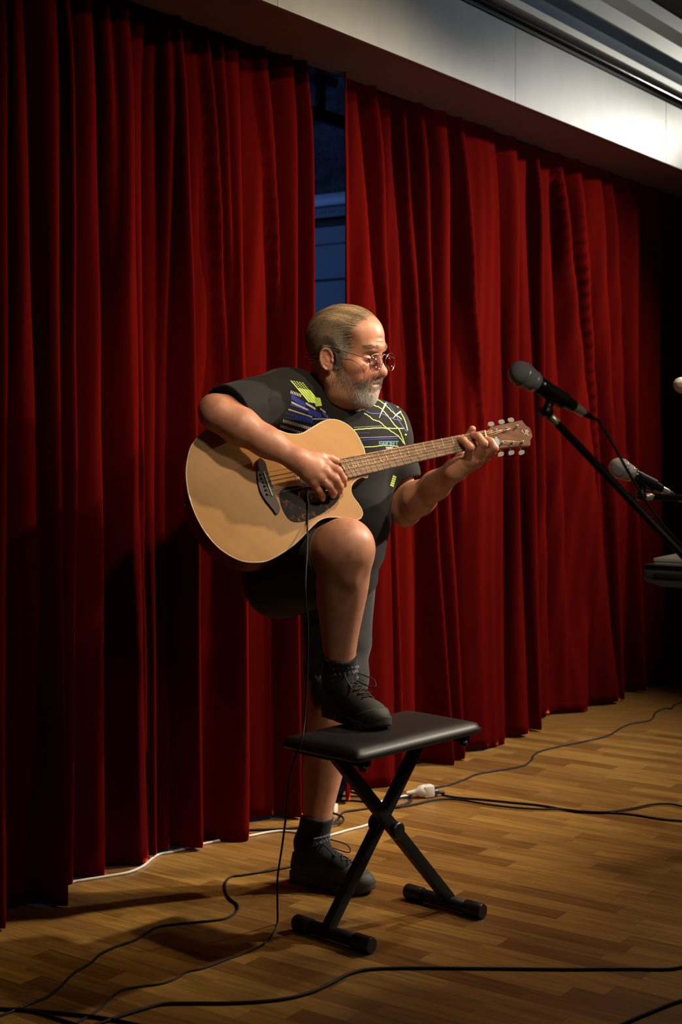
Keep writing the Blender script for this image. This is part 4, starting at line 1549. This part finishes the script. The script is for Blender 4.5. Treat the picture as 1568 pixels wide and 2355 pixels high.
BZ = .54                               # top of the bench
heelR = np.array([-.040, 4.045, BZ - .002])
toeR = np.array([.122, 3.80, BZ])
heelL = np.array([-.150, 4.262, .0])
toeL = np.array([.085, 4.125, 0])
rt_shoe, toR = shoe(heelR, toeR - heelR, '')
lf_shoe, toL = shoe(heelL, toeL - heelL, '')
for ank, kn, to in ((ankR, kneeR, toR), (ankL, kneeL, toL)):
    t_ = .215 if ank is ankR else .24
    ax_ = nrm(kn - ank)
    tp = M1(ank, kn, t_).astype(np.float32)
    ft_ = Group([(Cap(to((.058, 0, .05)), to((.062, 0, .12)), .036, .040), .02), (Cap(to((.062, 0, .12)), M1(ank, kn, t_ + .05), .041, .043), .02)])

    def sock_fn(P, near=None):
        d = smin(legs_g(P) - .0045, ft_(P), .015)
        return np.maximum(np.maximum(d, (P - tp) @ ax_.astype(np.float32) + .002 * np.sin(P[:, 0] * 90)), np.linalg.norm(P - ank.astype(np.float32), axis=1) - .16).astype(np.float32)
    so = obj('sock', fix(nets(sock_fn, ank - .13, ank + .14, .0045)), M_sock, man)
    V, Q = [], []
    for i in range(7):
        for j in range(25):
            a = -1.0 + 2.1 * j / 24
            r_ = .0505 + .003 * math.sin(i * 2.3) + .002 * math.sin(j * 2.1 + i)
            z_ = .104 + i * .0062 + .010 * math.cos(a)
            c_ = to((.063, 0, z_))
            k_ = np.clip((c_[2] - ank[2]) / (kn[2] - ank[2]), 0, 1)
            c_ = .4 * c_ + .6 * np.append(M1(ank, kn, k_)[:2], c_[2])
            V.append(c_ + r_ * (math.cos(a) * (to((1, 0, 0)) - to((0, 0, 0))) + math.sin(a) * (to((0, 1, 0)) - to((0, 0, 0)))))
    Q = [(i * 25 + j, i * 25 + j + 1, (i + 1) * 25 + j + 1, (i + 1) * 25 + j) for i in range(6) for j in range(24)]
    c_ = obj('sock_cuff', (np.array(V), Q), M_cuffs, so)
    md = c_.modifiers.new('thickness', 'SOLIDIFY')
    md.thickness = .004
rg = M1(hR['ring'][0], hR['ring'][1], .45)
obj('ring', tube([rg + .0118 * (math.cos(t) * np.cross(nrm(hR['ring'][1] - hR['ring'][0]), GN) + math.sin(t) * GN) for t in np.linspace(0, 2 * math.pi, 24, endpoint=False)], .0014, 6, closed=True),
    mat('gold', (.75, .5, .18), .2, metal=1), man)
# ------------------------------------------------------------------ folding bench
bench = empty('keyboard_bench', FL(890, 2110), 'black folding X-frame bench with a padded seat, under the raised shoe', 'bench')
M_vinyl = mat('black_vinyl', (.010, .009, .009), .46, coat=.04, coat_rough=.3, bump=(350, .12, .0006))
M_tubes = mat('black_powder_coat', (.007, .0075, .0085), .5, spec=.3)
bc0 = np.array([.117, 3.875, 0])
BX = nrm((.356, .38, 0))
BY = np.cross(UP, BX)
RBn = np.stack([BX, BY, UP], 1)
hx, hy = .262, .142
# padded seat: domed top, rounded rim, tucked underside
V, nu, nv = [], 34, 20
for i in range(nu + 1):
    for j in range(nv + 1):
        a, b = 2 * i / nu - 1, 2 * j / nv - 1
        e = min(1 - abs(a), 1) * hx, min(1 - abs(b), 1) * hy
        edge = min(e)
        corner = 1 - (max(abs(a), 0) ** 14 * max(abs(b), 0) ** 14) * .03
        z = BZ - .020 + .020 * (1 - math.exp(-edge / .012)) * 1.0 + .004 * (1 - a * a) * (1 - b * b) - .004
        foot = math.exp(-(((a * hx + .005) / .09) ** 2 + ((b * hy - .01) / .06) ** 2))
        V.append(bc0 + RBn @ np.array([a * hx * corner, b * hy * corner, min(z, BZ - .001)]))
q = [(i * (nv + 1) + j, (i + 1) * (nv + 1) + j, (i + 1) * (nv + 1) + j + 1, i * (nv + 1) + j + 1) for i in range(nu) for j in range(nv)]
rim = [i * (nv + 1) for i in range(nu + 1)] + [nu * (nv + 1) + j for j in range(1, nv + 1)] + [i * (nv + 1) + nv for i in range(nu - 1, -1, -1)] + [j for j in range(nv - 1, 0, -1)]
top_n = len(V)
for dz, sc in ((-.008, 1.0), (-.013, .985), (-.014, .93)):
    for r in rim:
        p = V[r] - bc0
        lp = RBn.T @ p
        V.append(bc0 + RBn @ np.array([lp[0] * sc, lp[1] * sc, BZ - .024 + dz]))
m = len(rim)
rr = [rim, *[list(range(top_n + k * m, top_n + (k + 1) * m)) for k in range(3)]]
for k in range(3):
    q += [(rr[k][i], rr[k + 1][i], rr[k + 1][(i + 1) % m], rr[k][(i + 1) % m]) for i in range(m)]
q.append(rr[3])
obj('seat', (np.array(V), q), M_vinyl, bench)
f1, f2 = np.array([-.021, 3.74, .0]), np.array([.290, 4.002, .0])
FRd = nrm((.178, -.16, 0))
for f_ in (f1, f2):
    ft = obj('foot_bar', tube([f_ + UP * .0215 - FRd * .125, f_ + UP * .0215 + FRd * .125], .018, 16), M_tubes, bench)
    for s in (-1, 1):
        obj('foot_cap', lathe([(0, .0195), (.042, .0195), (.046, .0215), (.058, .0215), (.062, .018)] if 0 else [(-.048, .0205), (-.046, .0215), (.006, .0215), (.010, .0195)], f_ + UP * .0215 + FRd * .125 * s, FRd * s, 18), M_black, ft, smooth='auto')
t1 = bc0 + BX * .20 + UP * (BZ - .04)
t2 = bc0 - BX * .215 + UP * (BZ - .04)
for a, b, o in ((f1, t1, -1), (f2, t2, 1)):
    a, b = a + UP * .03 + FRd * .018 * o * 1, b + FRd * .018 * o * 1
    d = nrm(b - a)
    obj('leg', box((a + b) / 2, (np.linalg.norm(b - a) / 2, .013, .016), frame3(d, np.cross(FRd, d)), .003), M_tubes, bench, smooth='auto')
xc = (M1(f1 + UP * .03, t1, .5) + M1(f2 + UP * .03, t2, .5)) / 2
for s in (-1, 1):
    obj('lock_knob', lathe([(0, .012), (.006, .012), (.007, .022), (.010, .024), (.022, .024), (.025, .021), (.026, .012)], xc + FRd * s * .033 + UP * .002 - BX * .012 * s, FRd * s, 22), M_black, bench, smooth='auto')
obj('pivot_bolt', tube([xc - FRd * .05, xc + FRd * .05], .007, 10), M_tubes, bench)
for s, t in ((1, t1), (-1, t2)):
    obj('seat_rail', box(bc0 + BX * .205 * s + UP * (BZ - .048), (.014, .125, .010), RBn, .003), M_tubes, bench, smooth='auto')
for p in (bc0 + BX * .195 - BY * .12, bc0 - BX * .215 - BY * .118):
    kb = obj('seat_bolt', lathe([(0, .005), (.012, .005), (.013, .012), (.026, .012), (.028, .008)], p + UP * (BZ - .04), -UP, 12), M_black, bench)

# ------------------------------------------------------------------ microphones on stands
M_grille = mat('grey_mic_grille', (.50, .50, .53), .4, metal=.3, bump=(900, .9, .003))
M_band = mat('pale_mic_band', (.55, .55, .58), .28, metal=.45)
M_micbody = mat('black_mic_body', (.011, .011, .012), .24, coat=.3)
M_xlr = mat('champagne_connector', (.62, .55, .42), .3, metal=.6)
M_cable = mat('black_rubber_cable', (.008, .0078, .008), .6, spec=.25)


def mic(tip, tail, pole, base_r, label, lab_stand, lab_cable, gid, hang):
    tip, tail = np.asarray(tip), np.asarray(tail)
    ax = nrm(tail - tip)
    m = empty('microphone', tip, label, 'microphone', None)
    obj('grille', lathe([(.0, .003), (.002, .011), (.006, .018), (.014, .0235), (.022, .0255), (.029, .0258)], tip, ax, 28), M_grille, m)
    obj('grille_lower', lathe([(.033, .0262), (.040, .0252), (.052, .0228), (.058, .0215)], tip, ax, 28), M_grille, m)
    obj('band', lathe([(.0285, .0262), (.029, .0272), (.0335, .0272), (.034, .0262)], tip, ax, 28), M_band, m)
    obj('collar', lathe([(.057, .0225), (.059, .0228), (.068, .0205), (.07, .0195)], tip, ax, 28), M_band, m)
    obj('handle', lathe([(.068, .0195), (.09, .0185), (.13, .0160), (.172, .0132), (.178, .0125)], tip, ax, 28), M_micbody, m)
    xl = obj('connector', lathe([(.176, .0098), (.182, .0102), (.198, .0102), (.206, .0092)], tip, ax, 20), M_xlr, m, smooth='auto')
    obj('cable_boot', lathe([(.204, .0088), (.215, .0078), (.235, .0048)], tip, ax, 16), M_black, m)
    cl = tip + ax * .118
    under = nrm(np.array([0, 0, -1.]) - ax * (ax @ np.array([0, 0, -1.])))
    st = empty('microphone_stand', (pole[0], pole[1], 0), lab_stand, 'stand')
    ca = np.linspace(-2.3, 2.3, 16)
    sd = np.cross(ax, under)
    loop = [cl + (math.cos(t) * under + math.sin(t) * sd) * .0195 for t in ca] + [cl + (math.cos(t) * under + math.sin(t) * sd) * .0172 for t in ca[::-1]]
    obj('mic_clip', prism(np.array(loop) - ax * .03, ax * .06), M_black, st, smooth='auto')
    kn = cl + under * .042
    obj('clip_joint', join(tube([cl + under * .019, kn], .010, 12), lathe([(-.014, .009), (-.012, .011), (.012, .011), (.014, .009)], kn, sd, 14)), M_black, st)
    top = np.array([pole[0], pole[1], pole[2]])
    bd = nrm(top - kn)
    obj('thread_insert', lathe([(.014, .0085), (.016, .0095), (.030, .0095), (.034, .0088)], kn, bd, 14), M_band if gid else M_xlr, st, smooth='auto')
    for s in (-1, 1):
        obj('clamp_screw', lathe([(0, .0028), (.004, .0028)], kn + bd * .03 + sd * s * .0085, under * -1, 8), M_xlr, st)
    obj('boom', tube([kn + bd * .01, top + bd * .25], .0085, 12), M_tubes, st)
    obj('boom_clutch', lathe([(-.03, .018), (-.028, .022), (.028, .022), (.03, .018)], top, sd, 18), M_black, st, smooth='auto')
    obj('pole', tube([(pole[0], pole[1], .02), top], .0125, 14), M_tubes, st)
    obj('base_plate', lathe([(0, base_r), (.012, base_r), (.02, base_r * .93), (.026, .03), (.05, .02)], (pole[0], pole[1], 0), UP, 36), M_tubes, st, smooth='auto')
    e = tip + ax * .236
    b2 = kn + bd * (np.linalg.norm(top - kn) * .62) + UP * .018
    pts = [e - ax * .02, e, e + ax * .03 + UP * -.006, M1(e, b2, .55) + UP * hang, b2, top + bd * .02 + UP * .03, top + np.array([.03, .02, -.12]), (pole[0] + .02, pole[1] + .02, .4), (pole[0] + .05, pole[1] + .03, .05), (pole[0] + .3, pole[1] + .1, .005)]
    tag(obj('microphone_cable', tube(catmull(pts, 8), .0032, 8), M_cable), lab_cable, 'cable')


mic(W(1176, 846, 2.92), W(1362, 962, 3.02), (.93, 3.0, .86), .15, 'nearest microphone, whole and blurred, just right of the guitar headstock',
    'black boom stand holding the microphone nearest the guitar headstock', 'black cable hanging from the tail of the microphone nearest the headstock', 0, -.02)
mic(W(1407, 1068, 3.58), W(1585, 1158, 3.72), (1.72, 3.86, 1.13), .14, 'second microphone, lower down behind the boom arm, reaching the right edge',
    'black boom stand carrying the lower microphone at the right edge', 'black cable leaving the lower microphone at the right edge', 1, -.05)
mic(W(1553, 880, 4.65), W(1680, 930, 4.75), (2.2, 5.0, 1.22), .14, 'microphone at the right edge of which only the grey ball head shows',
    'black boom stand of the microphone cut off by the right edge', 'black cable of the microphone cut off by the right edge', 1, -.05)

# ------------------------------------------------------------------ equipment case on a stand, lower right
M_grey = mat('grey_plastic', (.12, .115, .105), .5)
M_dkgrey = mat('dark_grey_plastic', (.05, .05, .055), .5)
c1 = W(1481, 1308, 3.2)
CX = nrm((.54, .84, 0))
CY = np.cross(UP, CX)
RC = np.stack([CX, CY, UP], 1)
L_ = 1.0
case = empty('equipment_case', (c1[0] + CX[0] * .55 - CY[0] * .1, c1[1] + CX[1] * .55 - CY[1] * .1, 0), 'grey plastic equipment case with a black top, cut off by the right edge', 'equipment')
cs = lambda p: c1 + RC @ np.asarray(p, float)
sec = [(0, 0), (0, -.024), (.012, -.031), (.028, -.034), (.04, -.038), (.18, -.038), (.20, -.024), (.20, 0)]
lp = np.array([cs((0, -y, z)) for y, z in sec])
obj('housing', prism(lp[::-1], CX * L_), M_grey, case, smooth='auto')
obj('top_panel', box(cs((L_ / 2, -.1, .005)), (L_ / 2 + .002, .102, .005), RC, .003), M_black, case, smooth='auto')
obj('end_cap', box(cs((.012, -.1, -.012)), (.014, .098, .010), RC, .006), M_grey, case, smooth='auto')
obj('side_groove', box(cs((L_ / 2 + .05, .0005, -.014)), (L_ / 2 - .06, .0015, .006), RC, .001), M_dkgrey, case, smooth='auto')
obj('side_groove', box(cs((-.0005, -.1, -.013)), (.0035, .075, .005), RC, .001), M_dkgrey, case, smooth='auto')
for s in (.2, .8):
    obj('foot', box(cs((s * L_, -.1, -.040)), (.03, .03, .003), RC, .001), M_black, case, smooth='auto')
cp = cs((.55, -.1, 0))
obj('stand_column', tube([(cp[0], cp[1], .02), (cp[0], cp[1], cp[2] - .03)], .022, 16), M_tubes, case)
obj('stand_plate', box((cp[0], cp[1], cp[2] - .042), (.2, .07, .005), RC, .002), M_tubes, case, smooth='auto')
obj('stand_base', lathe([(0, .11), (.012, .11), (.02, .10), (.03, .03)], (cp[0], cp[1], 0), UP, 32), M_tubes, case, smooth='auto')
ps = []
for k in range(6):
    ps.append(box(cs((.13 + .002 * (k % 3), -.09 + .001 * k, .0108 + .0021 * k)), (.105, .074, .00095), RC))
tag(obj('paper_sheets', join(*ps), mat('white_paper', (.72, .71, .64), .7), smooth=False), 'small stack of white paper lying on the grey equipment case', 'paper')

# ------------------------------------------------------------------ cables on the floor
M_whitec = mat('white_cable', (.58, .56, .50), .5)


def cable(px, r, m, label, name='floor_cable', pre=(), z=None, post=()):
    pts = list(pre) + [FL(x, y, r + (0 if z is None else z)) for x, y in px] + list(post)
    return tag(obj(name, tube(catmull(pts, 9), r, 8), m), label, 'cable')


B2 = lambda x, y, d: W(x, y, d)
hole_o = hc + GB * -.046 - GN * .02
pre = [hole_o, GP(708, 1132, .003), GP(708, 1160, .006), GP(707, 1200, .010), W(706, 1260, 3.755), W(702, 1340, 3.70), W(703, 1390, 3.70), W(708, 1440, 3.71), W(706, 1560, 3.72), W(701, 1650, 3.70), W(694, 1700, 3.66), W(677, 1750, 3.66),
       W(664, 1800, 3.68), W(657, 1880, 3.72), W(648, 1950, 3.78), W(638, 2020, 3.82), W(638, 2080, 3.84)]
cable([(637, 2125), (622, 2155), (600, 2175), (560, 2193), (520, 2207), (470, 2226), (430, 2235), (405, 2250), (372, 2262), (330, 2268), (285, 2276), (258, 2292), (235, 2316), (205, 2336), (175, 2352), (120, 2380), (20, 2470)],
      .0028, M_cable, 'thin black cable hanging from the guitar sound hole past the bench and along the floor', 'instrument_cable', pre)
cable([(700, 1985), (665, 1994), (600, 2006), (555, 2013), (530, 2017), (518, 2032), (519, 2052), (530, 2068), (545, 2080), (546, 2093), (530, 2107), (505, 2115), (450, 2121), (400, 2126), (362, 2132), (335, 2147), (310, 2162), (265, 2178), (230, 2195), (208, 2215), (170, 2238), (140, 2268), (110, 2292), (60, 2312), (0, 2336), (-60, 2350), (-200, 2420)],
      .0033, M_cable, 'black cable snaking from behind the standing shoe to the bottom left corner')
cable([(1960, 2060), (1800, 2140), (1680, 2196), (1568, 2224), (1520, 2229), (1450, 2228), (1300, 2229), (1100, 2227), (950, 2226), (850, 2229), (800, 2241), (760, 2262), (715, 2282), (660, 2296), (600, 2303), (520, 2307), (440, 2307), (375, 2309), (325, 2322), (280, 2336), (245, 2348), (190, 2368)],
      .0042, M_cable, 'thick black cable running right across the floor in front of the bench')
cable([(-260, 2330), (-140, 2315), (-40, 2316), (0, 2320), (60, 2322), (120, 2328), (200, 2336), (260, 2345), (340, 2362), (420, 2380)], .0042, M_cable, 'thick black cable cutting across the bottom left corner, upper of two')
cable([(30, 2322), (80, 2327), (130, 2342), (180, 2358), (240, 2380)], .0036, M_cable, 'black cable cutting across the bottom left corner, lower of two')
cable([(1400, 2370), (1450, 2347), (1500, 2326), (1545, 2308), (1600, 2290), (1700, 2250), (1850, 2230)], .0042, M_cable, 'black cable in the bottom right corner')
cable([(-200, 2190), (-100, 2145), (-30, 2108), (0, 2094), (30, 2084), (60, 2076), (95, 2066), (130, 2050)], .0042, M_cable, 'black cable coming out under the curtain at the left edge')
cable([(120, 2048), (165, 2029), (190, 2024), (240, 2016), (295, 2006), (328, 1992), (350, 1974), (368, 1964), (400, 1958), (470, 1940), (540, 1926), (575, 1922), (610, 1915), (645, 1911), (675, 1913), (700, 1917), (740, 1923), (765, 1919), (800, 1909), (835, 1900), (862, 1889), (876, 1873), (866, 1858), (872, 1846), (892, 1839), (915, 1834), (936, 1829)],
      .0042, M_whitec, 'white cable running along the foot of the curtain to the white socket', 'extension_cable')
sk0, sk1 = FL(934, 1830, .012), FL(996, 1822, .017)
sax = nrm(sk1 - sk0)
skt = empty('cable_socket', (sk0[0], sk0[1], 0), 'white plastic cable socket lying on the floor right of the bench', 'socket')
L0 = np.linalg.norm(sk1 - sk0)
obj('socket_body', lathe([(0, .006), (.02 * L0 / .09, .009), (.035 * L0 / .09, .013), (.042 * L0 / .09, .020), (.055 * L0 / .09, .0225), (.062 * L0 / .09, .021), (L0 * .7, .020)], sk0 + UP * .009, sax, 20), M_whitec, skt, smooth='auto')
obj('socket_head', box(sk0 + sax * L0 * .80 + UP * .008, (L0 * .2, .0225, .0215), frame3(sax, UP), .009), M_whitec, skt, smooth='auto')
plg = empty('mains_plug', (sk1[0], sk1[1], 0), 'black plug with ribbed strain relief pushed into the white socket', 'plug')
px0 = sk1 + sax * .001
obj('plug_body', lathe([(0, .015), (.012, .014), (.02, .009)], px0, sax, 16), M_black, plg, smooth='auto')
obj('strain_relief', lathe([(.018 + .004 * k + .002 * (j), [.0068, .0045][j]) for k in range(7) for j in (0, 1)], px0, nrm(sax * [1, 1, 0] + UP * -.1), 12), M_black, plg)
cable([(1018, 1828), (1050, 1834), (1110, 1839), (1180, 1846), (1240, 1852), (1300, 1862), (1350, 1868), (1400, 1869), (1450, 1873), (1500, 1881), (1540, 1886), (1620, 1889), (1750, 1880), (1900, 1850)], .0040, M_cable, 'black mains cable running right from the ribbed plug', pre=[px0 + sax * .04 - UP * .004])
cable([(762, 1830), (800, 1831), (840, 1833), (870, 1840), (868, 1850), (890, 1858), (920, 1853), (945, 1842), (940, 1834), (905, 1838), (885, 1850), (905, 1856), (950, 1850), (985, 1842), (1020, 1838), (1060, 1840), (1120, 1850), (1180, 1857), (1240, 1861), (1290, 1861), (1340, 1866), (1400, 1867), (1450, 1860), (1500, 1850), (1540, 1849), (1575, 1856), (1630, 1868), (1760, 1890), (1900, 1880)],
      .0040, M_cable, 'black cable looping behind the bench and running right along the floor', z=.003)
cable([(995, 1812), (1030, 1806), (1070, 1792), (1095, 1781), (1130, 1774), (1170, 1768), (1205, 1760), (1222, 1748), (1228, 1736), (1245, 1727), (1290, 1716), (1340, 1706), (1395, 1693), (1425, 1676), (1450, 1665), (1490, 1658), (1502, 1650), (1508, 1638), (1530, 1629), (1545, 1630), (1550, 1622), (1580, 1610), (1640, 1590), (1760, 1560), (1900, 1540)],
      .0036, M_cable, 'black cable climbing the picture along the right curtain hem', pre=[FL(940, 1832, .004), FL(965, 1818, .004)])
cable([(560, 1909), (600, 1908), (650, 1906), (700, 1902), (750, 1898), (775, 1886), (790, 1868), (825, 1862), (870, 1855)], .0036, M_cable, 'black cable passing behind the standing leg beside the white cable', z=.001)
cable([(745, 1905), (765, 1896), (787, 1890), (788, 1880), (772, 1872), (755, 1868)], .0036, M_cable, 'short black cable loop beside the standing ankle', z=.008)
cable([(740, 1846), (790, 1841), (830, 1843), (880, 1850)], .0036, M_cable, 'black cable behind the standing calf, nearest the dark gap')
cable([(845, 1838), (825, 1826), (800, 1818), (798, 1806), (812, 1796), (818, 1786)], .0036, M_cable, 'black cable curling out of the dark gap between the curtains')
wp = FL(766, 1862, .012)
tag(obj('small_plug', box(wp + UP * .004, (.018, .012, .0155), frame3((.4, .9, 0.), UP), .005), M_whitec, smooth='auto'), 'small whitish plug on the floor behind the standing calf', 'plug')
